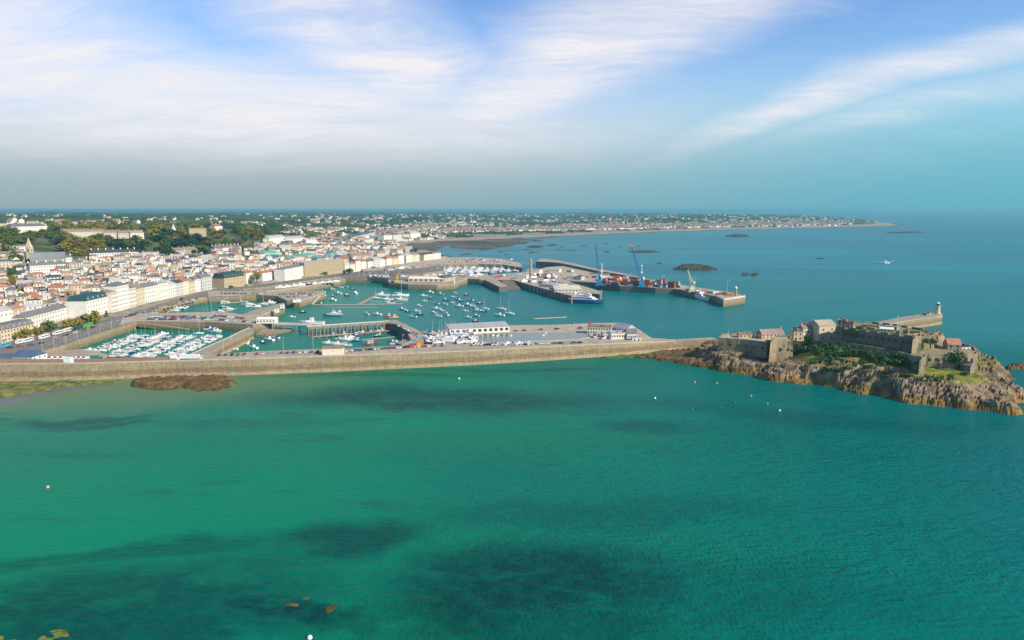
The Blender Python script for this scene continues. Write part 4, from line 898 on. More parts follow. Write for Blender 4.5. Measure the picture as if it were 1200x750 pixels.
for i_ in range(9):
    q_ = P(lerp_(984,1066,(i_+.5)/9), lerp_(388.6,400.5,(i_+.5)/9), 30)-castle.location
    dd = P(1056,394.2,33)-P(981,383.8,33); nn_ = Vector((-dd.y, dd.x, 0)).normalized()
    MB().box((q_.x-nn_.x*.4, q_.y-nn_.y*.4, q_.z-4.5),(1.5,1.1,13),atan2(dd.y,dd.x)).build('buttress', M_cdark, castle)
ww_ = MB().box((0,0,0),(1.2,.16,1.7)).mesh('embrasure', M_glass)
for (ax, ay, bx, by, zt_, zz_, nn, bt) in ((979,384.2,1071,396.2,33,29.5,12,.05),(968,399.2,1079,420.6,23.2,19.6,11,.05),(842,397.0,899,402,20,16,6,.06),(911,399,929,398.4,23,16,2,.07),(1086,416.2,1120,416.6,23.2,20.3,4,.05)):
    A_ = P(ax,ay,zt_); B_ = P(bx,by,zt_); d_ = B_-A_; n_ = Vector((d_.y,-d_.x,0)).normalized()
    if n_.y > 0: n_ = -n_
    for i_ in range(nn):
        q_ = A_+d_*((i_+.5)/nn)+n_*(bt*(zt_-zz_)+.12); o_e = link('embrasure', ww_, None, castle, Vector((q_.x, q_.y, zz_))-castle.location, atan2(d_.y, d_.x)); o_e.scale = (.9+.5*(i_%2), 3.5, 1)
# rocky shoulder
o_ = [(a_, b_) for a_, b_ in px_pts([(1076,409),(1086,412),(1100,412.5),(1113,410),(1117,404),(1108,397),(1090,394),(1074,397)], 22)]
rk_ = rock('castle_crag', 'rounded tan crag rising to the right of the citadel', o_, [(*P(1083,398,31)[:2], 33.5), (*P(1098,399,29)[:2], 31), (*P(1110,405,24)[:2], 26)], 1.0, 3.4, rock_mat('crag', (.46,.36,.23), (.30,.22,.14), (.3,.22,.14), (.09,.12,.02), 30), 1.6, floor_z=14)
def chouse(label, a, b, z, h, depth, wall, roof, style='gable', rh=None, **kw):
    A = P(a[0], a[1], z); B = P(b[0], b[1], z)
    return building('castle_house', 'building', label, A, B, depth, h, wall, roof, style, rh, storeys=kw.pop('storeys', 2), z0=z, found=kw.pop('found', 4), **kw)
chouse('pink roofed castle house behind the tall bastion', (893,397.5), (919,396.5), 20, 3.4, 9, 'buff', 'brownish', rh=3.8, bays=6, chimneys=1, roofmat=mat('pink_slate', (.33,.22,.19), .8, .3))
chouse('low tan house on the western battery', (866,395.8), (885,396), 20, 2.6, 7, 'buff', 'brownish', style='flat', storeys=1, bays=4, found=.1)
chouse('white walled gatehouse between bastion and big stone barrack', (930,399.5), (940,399.5), 18, 7, 9, 'buff', 'brownish', style='flat', bays=2)
chouse('narrow cream gatehouse beside the ivy column', (941,398.8), (949,398.4), 18, 9, 8, 'cream', 'brownish', style='gable', bays=2)
chouse('biggest sunlit stone barrack with a plain end wall', (959,401.5), (979,400.5), 17, 13, 14, 'buff', 'brownish', style='gable', rh=4, bays=2, chimneys=0, roofmat=mat('pale_tan_slate', (.36,.31,.24), .8, .3))
chouse('tan upper barrack with hipped roof behind the biggest barrack', (951,393.5), (972,392.5), 21, 8, 12, 'buff', 'grey slate', style='hip', rh=3.5, bays=3, chimneys=0, roofmat=mat('pale_tan_slate', (.36,.31,.24), .8, .3))
chouse('grey flat roofed castle block left of the upper barrack', (938,394.8), (951,394), 20, 6, 9, 'pale grey', 'grey slate', style='flat', bays=3)
chouse('ruined square tower block on the left tip of the citadel', (981,383.2), (991,384), 33, 4.6, 9, 'tan stone', 'brownish', style='flat', bays=2, found=.05)
chouse('square block with a stone terrace right of the ruined tower', (992,384), (1000,384.6), 33, 3.6, 8, 'buff', 'brownish', style='flat', bays=2, found=.05)
chouse('long white roofed gun shed on top of the citadel', (1031,388), (1047,389.2), 33, 1.8, 6, 'cream', 'pale grey', style='gable', rh=1.2, storeys=1, bays=4, chimneys=0, roofmat=mat('white_roof', (.78,.76,.7), .7, .08), found=.05)
chouse('small stone hut on the citadel edge near the flagpole', (1058,391), (1064,391.6), 33, 2, 5, 'grey stone', 'brownish', style='flat', storeys=1, bays=1, found=.05)
chouse('grey gabled cottage with a red tiled roof at the castle east end', (1110,412.5), (1126,413), 21.5, 5.2, 8, 'grey stone', 'red tiled', rh=4, bays=2, found=1, chimneys=0, roofmat=mat('faded_tile', (.42,.20,.13), .8, .3))
chouse('low white and dark hut behind the east battery', (1127,412), (1137,411.5), 21.5, 3, 6, 'white', 'dark slate', style='flat', storeys=1, bays=2, found=1)
chouse('little cottage with a white gable below the east battery', (1128,434.5), (1137,436), 13.5, 4, 6, 'grey stone', 'brownish', rh=2.6, bays=2)
fp = empty('flagpole', P(1050.5, 390.5, 33)); MB().tube((0,0,0),(0,0,13),.22,.14).build('pole', mat('white_paint', (.8,.79,.75), .5, .05), fp); tag(fp, 'thin white flagpole on top of the castle citadel', 'flagpole')
for i, (x, y, z, l) in enumerate(((873,396.5,20,'thin pole on the western battery nearest the bastion'), (853,395,20,'thin pole at the far left end of the western battery'))):
    fp = empty('flagpole', P(x, y, z)); MB().tube((0,0,0),(0,0,6),.16,.1).build('pole', mat('white_paint', (.8,.79,.75), .5, .05), fp); tag(fp, l, 'flagpole')
# causeway to the castle and lighthouse pier
slab('lighthouse_pier', 'long straight granite pier running from the castle to the lighthouse', 'pier', [(972,404),(990,405),(1014,386.4),(1060,376.8),(1098,371.6),(1104.5,370.4),(1104.5,367.2),(1096,365.8),(1060,371),(1010,380.5)], 8.6, M_tan, M_wall, kerb=(2,3,4,5))
lh = empty('lighthouse', P(1098, 367.9, 8.6))
lh.location.z = 8.6
MB().lathe([(3.6,0),(3.6,1.2),(3.0,1.4),(2.5,8.5),(2.4,9.0)], n=16).build('tower', mat('lighthouse_stone', (.55,.50,.38), .8, .2), lh)
MB().lathe([(3.1,9.0),(3.1,9.4)], n=16).build('gallery', M_kerb, lh)
MB().lathe([(1.6,9.4),(1.6,11.4)], n=10).build('lantern', M_glass, lh)
MB().lathe([(1.9,11.4),(1.2,12.5),(.15,13.2),(.1,14.2)], n=12).build('cupola', mat('lighthouse_white', (.78,.74,.64)), lh)
lh.scale = (1.0,)*3
tag(lh, 'small white round lighthouse on the end of the castle pier', 'lighthouse')
bpx('keeper_hut', 'building', 'low stone hut beside the white lighthouse', (1086,369.9), (1094,369.1), 8.6, 1.8, depth=4, wall='grey stone', roof='brownish', style='flat', storeys=1, bays=2, found=.05)
# ---------------------------------------------------------------- trees
def leaf_mat(name, a, b):
    m = bpy.data.materials.new(name); g = N(nodes_of(m)); pos = g.new('ShaderNodeNewGeometry').outputs['Position']
    info = g.new('ShaderNodeObjectInfo').outputs['Random']
    f = g.m('ADD', g.m('MULTIPLY', g.ramp(g.noise(pos, .35, 3, .6), .3, .7), .6), g.m('MULTIPLY', info, .4))
    g.out(g.bsdf(g.mixc(f, a, b), .75, None, .2).outputs[0]); return m
LM = {'olive': leaf_mat('olive_leaves', (.13,.13,.016), (.30,.25,.035)), 'green': leaf_mat('green_leaves', (.05,.09,.014), (.14,.18,.026)),
      'dark': leaf_mat('dark_leaves', (.012,.04,.026), (.035,.075,.04)), 'brown': leaf_mat('brown_leaves', (.09,.07,.025), (.18,.13,.05)), 'bush': leaf_mat('bush_leaves', (.015,.06,.014), (.08,.17,.025))}
M_bark = mat('bark', (.13,.09,.06), .95, .3)
RT = random.Random(11)
def crown_mesh(seed, kind):
    r = random.Random(seed); m = MB(); lobes = []
    if kind == 'round':
        for i in range(13):
            a = r.uniform(0, 2*pi); rr = r.uniform(.1, .36); lobes.append((rr*cos(a), rr*sin(a), r.uniform(.42, .86)-rr*.3, r.uniform(.13, .2)))
    elif kind == 'broad':
        for i in range(15):
            a = r.uniform(0, 2*pi); rr = r.uniform(.1, .5); lobes.append((rr*cos(a), rr*sin(a), r.uniform(.4, .8)-rr*.35, r.uniform(.13, .19)))
    elif kind == 'cone':
        for i in range(14):
            t = i/13; a = r.uniform(0, 2*pi); rr = .17*(1-t); lobes.append((rr*cos(a), rr*sin(a), .15+t*.8, .17*(1-t)+.05))
    else:
        for i in range(10):
            a = r.uniform(0, 2*pi); rr = r.uniform(.0, .42); lobes.append((rr*cos(a), rr*sin(a), r.uniform(.15, .6)-rr*.3, r.uniform(.16, .26)))
    for (x, y, z, q) in lobes:
        for k in range(34):
            d = Vector((r.gauss(0,1), r.gauss(0,1), r.gauss(0,1))).normalized(); rad = q*r.uniform(.72, 1.08)
            c = Vector((x, y, z))+d*rad; n_ = (d+Vector((r.gauss(0,.5), r.gauss(0,.5), r.gauss(0,.5)))).normalized()
            u = n_.cross(Vector((0,0,1)) if abs(n_.z) < .9 else Vector((1,0,0))).normalized(); v = n_.cross(u); s = r.uniform(.035, .062)
            m.add([c-u*s-v*s*.7, c+u*s-v*s*.5, c+u*s*.8+v*s, c-u*s*.7+v*s*.8], [(0,1,2,3)])
    return m
CROWNS = {}
for kd in ('round', 'broad', 'cone', 'bush'):
    for s in range(3):
        for lm_ in LM:
            pass
CMB = {(kd, s): crown_mesh(s*7+len(kd), kd) for kd in ('round', 'broad', 'cone', 'bush') for s in range(3)}
TR = MB()
TR.tube((0,0,-.1),(0,0,.45),.035,.022,7); TR.tube((0,0,.3),(.18,.05,.6),.018,.008,5); TR.tube((0,0,.28),(-.15,.1,.58),.018,.008,5); TR.tube((0,0,.38),(.02,-.16,.62),.016,.007,5)
TRm = TR.mesh('trunk', M_bark)
def tree(p, h, kind='round', leaf='green', name=None, wide=1.0):
    s = RT.randrange(3); key = (kind, s, leaf)
    if key not in CROWNS: CROWNS[key] = CMB[kind, s].mesh('crown', LM[leaf])
    root = empty(name or ('bush' if kind == 'bush' else 'pine_tree' if kind == 'cone' else 'tree'), p, RT.uniform(0, 6.28))
    k = h/.97; root.scale = (k*wide, k*wide, k)
    link('crown', CROWNS[key], None, root)
    if kind != 'bush': link('trunk', TRm, None, root)
    return root
tree_n = 0
desc = {'olive': 'olive green', 'green': 'mid green', 'dark': 'dark', 'brown': 'brownish', 'bush': 'deep green'}
def put(px, py, h, kind, leaf, label=None, z=None, wide=1.0, fam='town', cat='tree'):
    q = hit(px, py) if z is None else P(px, py, z)
    if q is None: return
    t = tree(q, h, kind, leaf, wide=wide)
    if label: tag(t, label, cat, 'trees of the town')
    else:
        t['category'] = 'bush' if kind == 'bush' else 'tree'; t['group'] = 'trees of the town'
        auto(t, ('tall ' if h > 15 else 'small ' if h < 8 else '')+desc[leaf]+' '+{'round':'rounded tree','broad':'spreading tree','cone':'conical tree','bush':'bush'}[kind], fam)
    FOOT.append((q.x, q.y, h*.3)); return t
put(110,379,15,'broad','olive','big spreading olive tree in front of the white hotel by the esplanade',8); put(101,380,13,'broad','olive','olive tree touching the left side of the biggest esplanade tree',8)
put(59,389,12,'round','green','rounded mid green tree before the long white seafront block',8,wide=1.2)
put(60,362,15,'broad','olive','big olive tree among roofs left of the square church tower',10,wide=1.0)
for i, x in enumerate((18,25,31,38,44,50,56)): put(x,398.5-(x-18)*.25,9,'broad','olive','esplanade tree '+('at the left end','second from left end','third from left end','in the middle','just right of the middle','second from right end','at the right end')[i]+' of the olive row before the brown block',8,wide=1.1)
for i, x in enumerate((79,86,92)): put(x,385-(x-79)*.3,9,'broad','olive',('left','middle','right')[i]+' one of three low olive trees between the green tree and the big olive trees',8,wide=1.15)
put(125,371.5,7,'cone','green','small pointed green tree at the corner of the white hotel',8)
put(3,401,9,'cone','dark','narrow dark conifer at the left edge by the brown block',8)
put(301,331,17,'round','olive','big olive tree between the mansard roofed building and white warehouse',9.5); put(294,333,8,'bush','green','green bush at the foot of the big olive tree near the mansard building',9.5,cat='bush')
put(409,322,14,'broad','green','dark green spreading tree on the quay beside the tan office block',9.8,wide=1.2); put(381,322.5,8,'bush','green','low green hedge-like bush in front of the tan office block',9.8,wide=2.2,cat='bush')
put(482,297,12,'round','dark','left one of two dark trees behind the northern waterfront',9.5); put(487,296.5,13,'round','dark','right one of two dark trees behind the northern waterfront',9.5)
put(213,352,5,'bush','green','small bush by the marina front road',8.2,cat='bush')
put(256,336,7,'bush','green','dark bush left of the mansard roofed stone building',9,cat='bush'); put(272,337.3,5,'bush','green','low hedge under the mansard roofed stone building',9.5,wide=2,cat='bush')
put(228,303,11,'round','dark','dark rounded tree among red roofs below the long school',None); put(293,299,12,'round','green','bright green tree beside the white terrace near the green roofs',None)
put(128,316,9,'round','green','green tree behind the classical terrace in the middle of town',None); put(75,331,9,'round','dark','left of two dark trees in the hillside garden',None); put(81,331,9,'round','dark','right of two dark trees in the hillside garden',None)
FAMW = 'hill'
for ph, x, y in (('white mansion on the far hilltop', 36, 268), ('long cream hilltop terrace', 96, 277), ('cream gabled villas', 145, 277), ('white pointed tower', 204, 272), ('battlemented mansion', 232, 275), ('white villa on the wooded hill', 256, 269), ('pale stone church spire', 36, 290), ('long bright white terrace', 134, 300), ('long school building', 216, 297), ('three tall white terraces', 344, 284), ('hillside gardens', 30, 322)): lm(ph, x, y, 'hill')
# woods on the hill: one tree after another
zones = [((0,280),(35,326),25,'green'), ((0,272),(70,280),20,'green'), ((56,264),(180,273),38,'olive'), ((66,282),(120,302),32,'olive'), ((120,284),(182,296),18,'dark'), ((170,268),(235,276),21,'olive'), ((180,276),(222,292),22,'dark'),
         ((222,280),(250,294),12,'dark'), ((235,270),(300,280),20,'olive'), ((250,284),(300,294),12,'green'), ((285,272),(330,284),18,'green'), ((326,278),(372,283),14,'green'), ((0,318),(24,330),9,'green'), ((24,334),(62,346),12,'green'), ((180,296),(250,304),12,'dark'), ((0,330),(22,348),9,'olive')]
nt_ = 0
for (x0, y0), (x1, y1), n, lf in zones:
    for i in range(n):
        for tr in range(8):
            x = RT.uniform(x0, x1); y = RT.uniform(y0, y1); q = hit(x, y)
            if q and free(q.x, q.y, 1.5): break
        else: continue
        l2 = lf if RT.random() < .6 else RT.choice(('olive', 'green', 'dark', 'brown'))
        kd = RT.choice(('round', 'round', 'broad', 'broad', 'cone')) if l2 == 'dark' else RT.choice(('round', 'broad'))
        h = RT.uniform(11, 19) if q.y > 1000 else RT.uniform(6, 10)
        if lf == 'dark' and y0 == 276: h *= 1.25
        put(x, y, h, kd, l2, fam='hill', wide=1.3); nt_ += 1
# castle greenery: set down where the sight line meets the rock
from mathutils.bvhtree import BVHTree
_cr = [o for o in COL.objects if o.name.startswith('castle_rock')][0].data
CB = BVHTree.FromPolygons([v.co.copy() for v in _cr.vertices], [tuple(p.vertices) for p in _cr.polygons])
def on_rock(px, py):
    h_ = CB.ray_cast(Vector((0,0,H)), ray(px, py).normalized())[0]
    return h_
lm('leaning blue crane', 745, 291, 'reef'); lm('largest dark islet', 812, 315, 'reef'); lm('sandy bay shore', 600, 277, 'reef'); lm('north breakwater bend', 635, 303, 'reef'); lm('beach flats', 555, 292, 'reef')
for ro, x_, y_ in REEFS: ro['category'] = 'rock'; AUTO.append((ro, 'low dark reef', x_, y_, 'reef', None))
lm('ivy column', 945, 405, 'castle'); lm('tall bastion', 920, 405, 'castle'); lm('big stone barrack', 968, 395, 'castle'); lm('ring wall turret', 1080, 425, 'castle'); lm('red roofed cottage', 1118, 410, 'castle'); lm('citadel wall', 1020, 395, 'castle')
for x, y, z, h, kd, w_ in ((931,415,13,8,'bush',1.5),(938,414,13,8,'bush',1.5),(935,410,15,8,'bush',1.2),(945,408,15,12,'round',.6),(947,404,16,10,'round',.6),(957,412,14,8,'bush',1.3),(963,415,13,8,'bush',1.4),(968,410,15,9,'bush',1.2),(975,419,13,8,'bush',1.4),(980,412,15,8,'bush',1.3),(984,418,14,9,'bush',1.3),(990,416,15,9,'bush',1.3),(997,414,15,10,'bush',1.1),(1003,418,15,9,'bush',1.2),(970,423,12.5,6,'bush',1.4),(1024,424,14.5,8,'bush',1),(1046,424,14.5,10,'bush',1.1),(1052,428,14,8,'bush',1.2),(1064,430,14,8,'bush',1),(1012,419,15,9,'bush',1.1),(1030,423,15,7,'bush',1.3),(1040,426,15,6,'bush',1.4),(1070,431,14,9,'bush',.9),(1057,428,14,10,'bush',.9),(1022,421,15,6,'bush',1.5),(979,436,12.5,4,'bush',1.5),(969,434,12,3.5,'bush',1.5),
                          (1120,433,14,13,'round',1.1),(1127,431,14,10,'bush',1.1),(1103,429,14.5,9,'bush',1.1),(1097,428,14.5,7,'bush',1.2),(1086,428,14.5,6,'bush',.8),(1092,408,21,7,'bush',1.3),(1097,410,20,7,'bush',1.2),(1088,444,13.5,3.5,'bush',2),(1100,445,13.5,3.5,'bush',2),(1116,444,13.5,4,'bush',2),(1062,442,14,3.5,'bush',2.2),(1132,440,13.5,4,'bush',1.6),(1140,432,13.5,4,'bush',1.5),(995,401.6,23.2,2.5,'bush',2.2),(1006,403.5,23.2,2.5,'bush',2.2),(1018,405.5,23.2,2.6,'bush',1.8),(1032,408.3,23.2,2.5,'bush',2.0),(1045,410.6,23.2,2.2,'bush',1.8),(1060,414,23.2,2.4,'bush',2),(1010,428,14,5,'bush',1.3),(1018,432,13.8,4,'bush',1.6),(1034,430,14,5,'bush',1.2),(1040,437,13.6,3.5,'bush',1.8),(992,433,13,4,'bush',1.5),(1004,441,12,3,'bush',2),(1020,444,12.4,3,'bush',2.2),(1034,446,12.4,3,'bush',2.2),(953,426,12,4,'bush',1.6),(1093,404,28,6,'bush',1.1),(1086,402,29,5,'bush',1.2)):
    hr = on_rock(x, y) if z < 20 else None
    if hr is not None and hr.z < 9 and z < 20: hr = on_rock(x, y-4)
    if hr is not None and hr.z < 9: continue
    q = hr if hr is not None else P(x, y, z)
    t = tree(q, h, kd, 'bush', wide=w_); t['category'] = 'bush' if kd == 'bush' else 'tree'; t['group'] = 'greenery of the castle'
    auto(t, ('small ' if h < 4.5 else 'tall ' if h > 9 else '')+'deep green '+('bush' if kd == 'bush' else 'rounded tree'), 'castle')
# far woods, hedges and far houses: nobody could count these
def blob_mesh(m, c, r, rr):
    n = 6; b = len(m.v); top = (c[0], c[1], c[2]+r*rr.uniform(.7, 1.1))
    ring = [(c[0]+r*cos(2*pi*i/n)*rr.uniform(.8,1.3), c[1]+r*sin(2*pi*i/n)*rr.uniform(.8,1.3), c[2]+r*rr.uniform(.15,.5)) for i in range(n)]
    bot = [(x, y, c[2]-2) for x, y, z in ring]
    m.v += ring+bot+[top]; m.f += [(b+i, b+(i+1)%n, b+12) for i in range(n)]+[(b+n+i, b+n+(i+1)%n, b+(i+1)%n, b+i) for i in range(n)]; m.mi += [0]*12
fw = MB(); rr = random.Random(3)
def coast_px(x): # rough sight line of the far shore
    return
n_ = 0
while n_ < 5200:
    x = rr.uniform(-20, 1040); y = rr.uniform(250.5, 283) if rr.random() < .5 else rr.uniform(250.5, 266)
    q = hit(x, y, start=1500)
    if q is None or q.z < 5.5 or q.y < 1750: continue
    v_ = mnoise.noise((q.x*.0022, q.y*.0011, 0))+.25*mnoise.noise((q.x*.01, q.y*.004, 2))
    if v_ < -.02 and rr.random() < .72: continue
    if not free(q.x, q.y, 5): continue
    line = rr.random() < .5; a = rr.choice((0, .2, 1.4)); k = rr.randrange(2, 7) if line else 1
    for j in range(k):
        X = q.x+cos(a)*j*11; Y = q.y+sin(a)*j*11; z = land_at(X, Y)
        if z > 5: blob_mesh(fw, (X, Y, z), rr.uniform(4.5, 9)*(1+q.y/15000), rr)
    n_ += 1
FW = bpy.data.materials.new('far_leaves'); g = N(nodes_of(FW)); pos = g.new('ShaderNodeNewGeometry').outputs['Position']
g.out(g.bsdf(g.mixc(g.ramp(g.noise(pos, .006, 3), .35, .65), (.016,.042,.022), (.06,.085,.02)), .9).outputs[0])
tag(fw.build('far_woodland', FW), 'far hedges and woods across the island', None, None, 'stuff')
fh = MB(); n_ = 0
mats_ = [WM('white'), WM('cream'), WM('buff'), RM('red tiled'), RM('grey slate'), RM('brownish'), RM('dark slate')]
def far_house(q, L, dp, h, a, wi, ri):
    ca, sa = cos(a), sin(a); T = lambda x, y, z: (q.x+x*ca-y*sa, q.y+x*sa+y*ca, q.z+z); b = len(fh.v)
    fh.v += [T(x, y, z) for z in (-2, h) for x, y in ((-L/2,-dp/2),(L/2,-dp/2),(L/2,dp/2),(-L/2,dp/2))]+[T(-L/2,0,h+dp*.35), T(L/2,0,h+dp*.35)]
    F_ = [((0,1,5,4),wi),((1,2,6,5),wi),((2,3,7,6),wi),((3,0,4,7),wi),((4,5,9,8),ri),((6,7,8,9),ri),((5,6,9),wi),((7,4,8),wi)]
    for f, mi_ in F_: fh.f.append(tuple(b+i for i in f)); fh.mi.append(mi_)
while n_ < 3000:
    t_ = rr.random()
    if t_ < .52: x = rr.uniform(420, 1000); y0 = 282-(x-420)*.16 if x < 520 else 273-(x-540)*.022; y = y0-abs(rr.gauss(0, 2.6))
    elif t_ < .68: x = rr.uniform(330, 520); y = rr.uniform(268, 292)
    else: x = rr.uniform(0, 1000); y = rr.uniform(251.5, 266)
    if t_ > .62 and x < 360 and rr.random() < .75: continue
    q = hit(x, y, start=1300)
    if q is None or q.z < 4.2 or q.y < 1350: continue
    v_ = mnoise.noise((q.x*.0022, q.y*.0011, 0))
    if t_ > .62 and v_ > .12 and rr.random() < .8: continue
    if not free(q.x, q.y, 6): continue
    s = 1+q.y/9000
    far_house(q, rr.uniform(9, 22)*s, rr.uniform(8, 11)*s, rr.uniform(5, 8.5), rr.gauss(.1, .3)+(pi/2 if rr.random() < .25 else 0), rr.choice((0,0,1,1,1,2)), rr.choice((3,4,4,5,5,6)))
    n_ += 1
# infill roofs between the individually built houses
R2 = random.Random(5); n_ = 0; tries = 0
while n_ < 420 and tries < 9000:
    tries += 1
    x = R2.uniform(-12, 430); y = R2.uniform(272, 392)
    if not edge(TOP_EDGE, x) < y < edge(BOT_EDGE, x): continue
    q = hit(x, y)
    if q is None or q.z < 8.3 or any(inpoly(q.x, q.y, p_[0]) for p_ in PLAN): continue
    bad = False
    for a, b, rr_ in FOOT:
        if (a-q.x)**2+(b-q.y)**2 < (5.2+rr_*.75)**2*.5: bad = True; break
    if bad: continue
    a = radians(25)+R2.gauss(0, .2)+(pi/2 if R2.random() < .4 else 0)
    far_house(q, R2.uniform(7, 11), R2.uniform(6, 8), R2.uniform(4.5, 8), a, R2.choice((0,0,1,1,2)), R2.choice((3,4,4,5,6))); FOOT.append((q.x, q.y, 5)); n_ += 1
print('infill', n_, 'trees', nt_)
tag(fh.build('far_houses', mats_), 'far houses scattered over the island', None, None, 'stuff')
# ---------------------------------------------------------------- boats
RB = random.Random(21)
M_gel = mat('white_gelcoat', (.80,.79,.76), .35, .06, 1., spec=.5)
M_navy = mat('navy_gelcoat', (.02,.045,.13), .35, .1, 1., spec=.5)
M_redh = mat('red_paint', (.40,.07,.05), .45, .12, 1.)
M_yel = mat('yellow_paint', (.66,.42,.05), .5, .12, 1.)
M_teal = mat('teal_paint', (.03,.20,.20), .5, .12, 1.)
M_grn = mat('green_paint', (.03,.28,.08), .5, .12, 1.)
M_blue = mat('blue_paint', (.03,.14,.30), .5, .12, 1.)
M_sky = mat('sky_blue_paint', (.10,.42,.60), .5, .12, 1.)
M_org = mat('orange_paint', (.56,.20,.07), .5, .12, 1.)
M_teak = mat('teak', (.42,.29,.17), .8, .2, 2.)
M_alu = mat('aluminium', (.62,.62,.60), .4, .1, 1., metal=.3)
M_anti = mat('antifouling', (.05,.06,.10), .7, .2, 1.)
M_dkgrey = mat('dark_grey', (.05,.05,.055), .6, .2, 1.)
def hull_mb(L, B, D, fl=.75, nst=7, transom=.8):
    """hull with a raked bow, stern at -x"""
    m = MB(); st = []
    for i in range(nst):
        t = i/(nst-1); x = -L/2+L*t; w_ = B/2*(transom+(1-transom)*min(1, t*3))*(1 if t < .5 else max(.02, 1-((t-.5)/.5)**2.2)); sh = D*(1+.28*t*t)
        st.append([(x, -w_*fl*.8, -D*.35), (x+.04*L*t, -w_*(.93), sh*.35), (x+.07*L*t*t, -w_, sh), (x+.07*L*t*t, w_, sh), (x+.04*L*t, w_*.93, sh*.35), (x, w_*fl*.8, -D*.35)])
    vs = [v for s in st for v in s]; fs = []
    for i in range(nst-1):
        for k in range(6): fs.append((i*6+k, i*6+(k+1)%6, (i+1)*6+(k+1)%6, (i+1)*6+k))
    fs.append(tuple(range(6))[::-1]); fs.append(tuple((nst-1)*6+k for k in range(6)))
    return m.add(vs, fs)
def proto_motor(L, B, hm_, cab='fwd', cov=None):
    D = L*.13; ms = {}
    ms['hull'] = hull_mb(L, B, D).mesh('hull', hm_)
    m = MB()
    if cab == 'fwd': m.add([(-L*.05,-B*.33,D),(L*.3,-B*.22,D*1.2),(L*.3,B*.22,D*1.2),(-L*.05,B*.33,D),(-L*.05,-B*.30,D*2.3),(L*.12,-B*.24,D*2.2),(L*.12,B*.24,D*2.2),(-L*.05,B*.30,D*2.3)], [(0,1,5,4),(1,2,6,5),(2,3,7,6),(3,0,4,7),(4,5,6,7)])
    else: m.box((L*.14, 0, D*1.9), (L*.24, B*.5, D*1.8)).box((L*.14, 0, D*2.85), (L*.28, B*.58, .12))
    ms['cabin'] = m.mesh('cabin', M_gel if hm_ is not M_gel or cab == 'fwd' else M_gel)
    ms['windscreen'] = (MB().box((L*.13, 0, D*1.95), (L*.12, B*.55, D*.42)) if cab == 'fwd' else MB().box((L*.15, 0, D*2.2), (L*.25, B*.52, D*.5))).mesh('windscreen', M_dkgrey)
    ms['cockpit'] = (MB().box((-L*.25, 0, D*1.02), (L*.38, B*.62, .06)) if cov is None else MB().add([(-L*.46,-B*.36,D),(-L*.04,-B*.36,D),(-L*.04,B*.36,D),(-L*.46,B*.36,D),(-L*.4,-B*.2,D*1.7),(-L*.04,-B*.26,D*2.25),(-L*.04,B*.26,D*2.25),(-L*.4,B*.2,D*1.7)], [(0,1,5,4),(1,2,6,5),(2,3,7,6),(3,0,4,7),(4,5,6,7)])).mesh('cockpit', cov or (M_teak if hm_ is M_gel else M_dkgrey))
    return ms
def proto_sail(L, B, hm_, cover):
    D = L*.11; ms = {}
    ms['hull'] = hull_mb(L, B, D, transom=.62).mesh('hull', hm_)
    ms['cabin'] = MB().add([(-L*.15,-B*.26,D),(L*.22,-B*.14,D*1.15),(L*.22,B*.14,D*1.15),(-L*.15,B*.26,D),(-L*.15,-B*.22,D*1.6),(L*.18,-B*.12,D*1.45),(L*.18,B*.12,D*1.45),(-L*.15,B*.22,D*1.6)], [(0,1,5,4),(1,2,6,5),(2,3,7,6),(3,0,4,7),(4,5,6,7)]).mesh('cabin', M_gel)
    ms['mast'] = MB().tube((L*.08,0,D),(L*.08,0,D+L*1.25),.13,.08,5).box((L*.08,0,D+L*.75),(.08,B*.5,.08)).mesh('mast', M_alu)
    ms['boom'] = MB().tube((L*.06,0,D+1.3),(-L*.36,0,D+1.25),.2,.14,5).mesh('boom', cover)
    return ms
BP = {'motor': [(proto_motor(6.5,2.4,M_gel), 'white motor boat'), (proto_motor(8.5,3.0,M_gel,cov=M_navy), 'white cabin cruiser with navy cover'), (proto_motor(7.0,2.6,M_navy), 'navy hulled motor boat'), (proto_motor(7.5,2.8,M_gel,'aft',cov=mat('grey_canvas',(.22,.24,.26),.9)), 'white boat with upright wheelhouse'), (proto_motor(10.5,3.6,M_gel), 'large white motor cruiser')],
      'sail': [(proto_sail(9,2.9,M_gel,M_blue), 'white sailing yacht with blue sail cover'), (proto_sail(10.5,3.2,M_gel,M_gel), 'white sailing yacht with pale sail cover'), (proto_sail(9.5,3.0,M_navy,M_gel), 'navy hulled sailing yacht'), (proto_sail(8,2.7,M_gel,M_redh), 'white sailing yacht with red sail cover')],
      'work': [(proto_motor(8,3.0,M_redh,'aft'), 'red hulled fishing boat'), (proto_motor(8,3.0,M_yel,'aft'), 'yellow fishing boat'), (proto_motor(8,3.0,M_blue,'aft'), 'blue fishing boat'), (proto_motor(7,2.8,M_teal,'aft'), 'teal hulled fishing boat')]}
MNAME = ['motor_boat', 'cabin_cruiser', 'motor_boat', 'wheelhouse_boat', 'cabin_cruiser']; MCAT = ['motor boat', 'cabin cruiser', 'motor boat', 'wheelhouse boat', 'cabin cruiser']
NAMES = {'motor': 'motor_boat', 'sail': 'sailing_yacht', 'work': 'fishing_boat'}; CATS = {'motor': 'motor boat', 'sail': 'sailing yacht', 'work': 'fishing boat'}
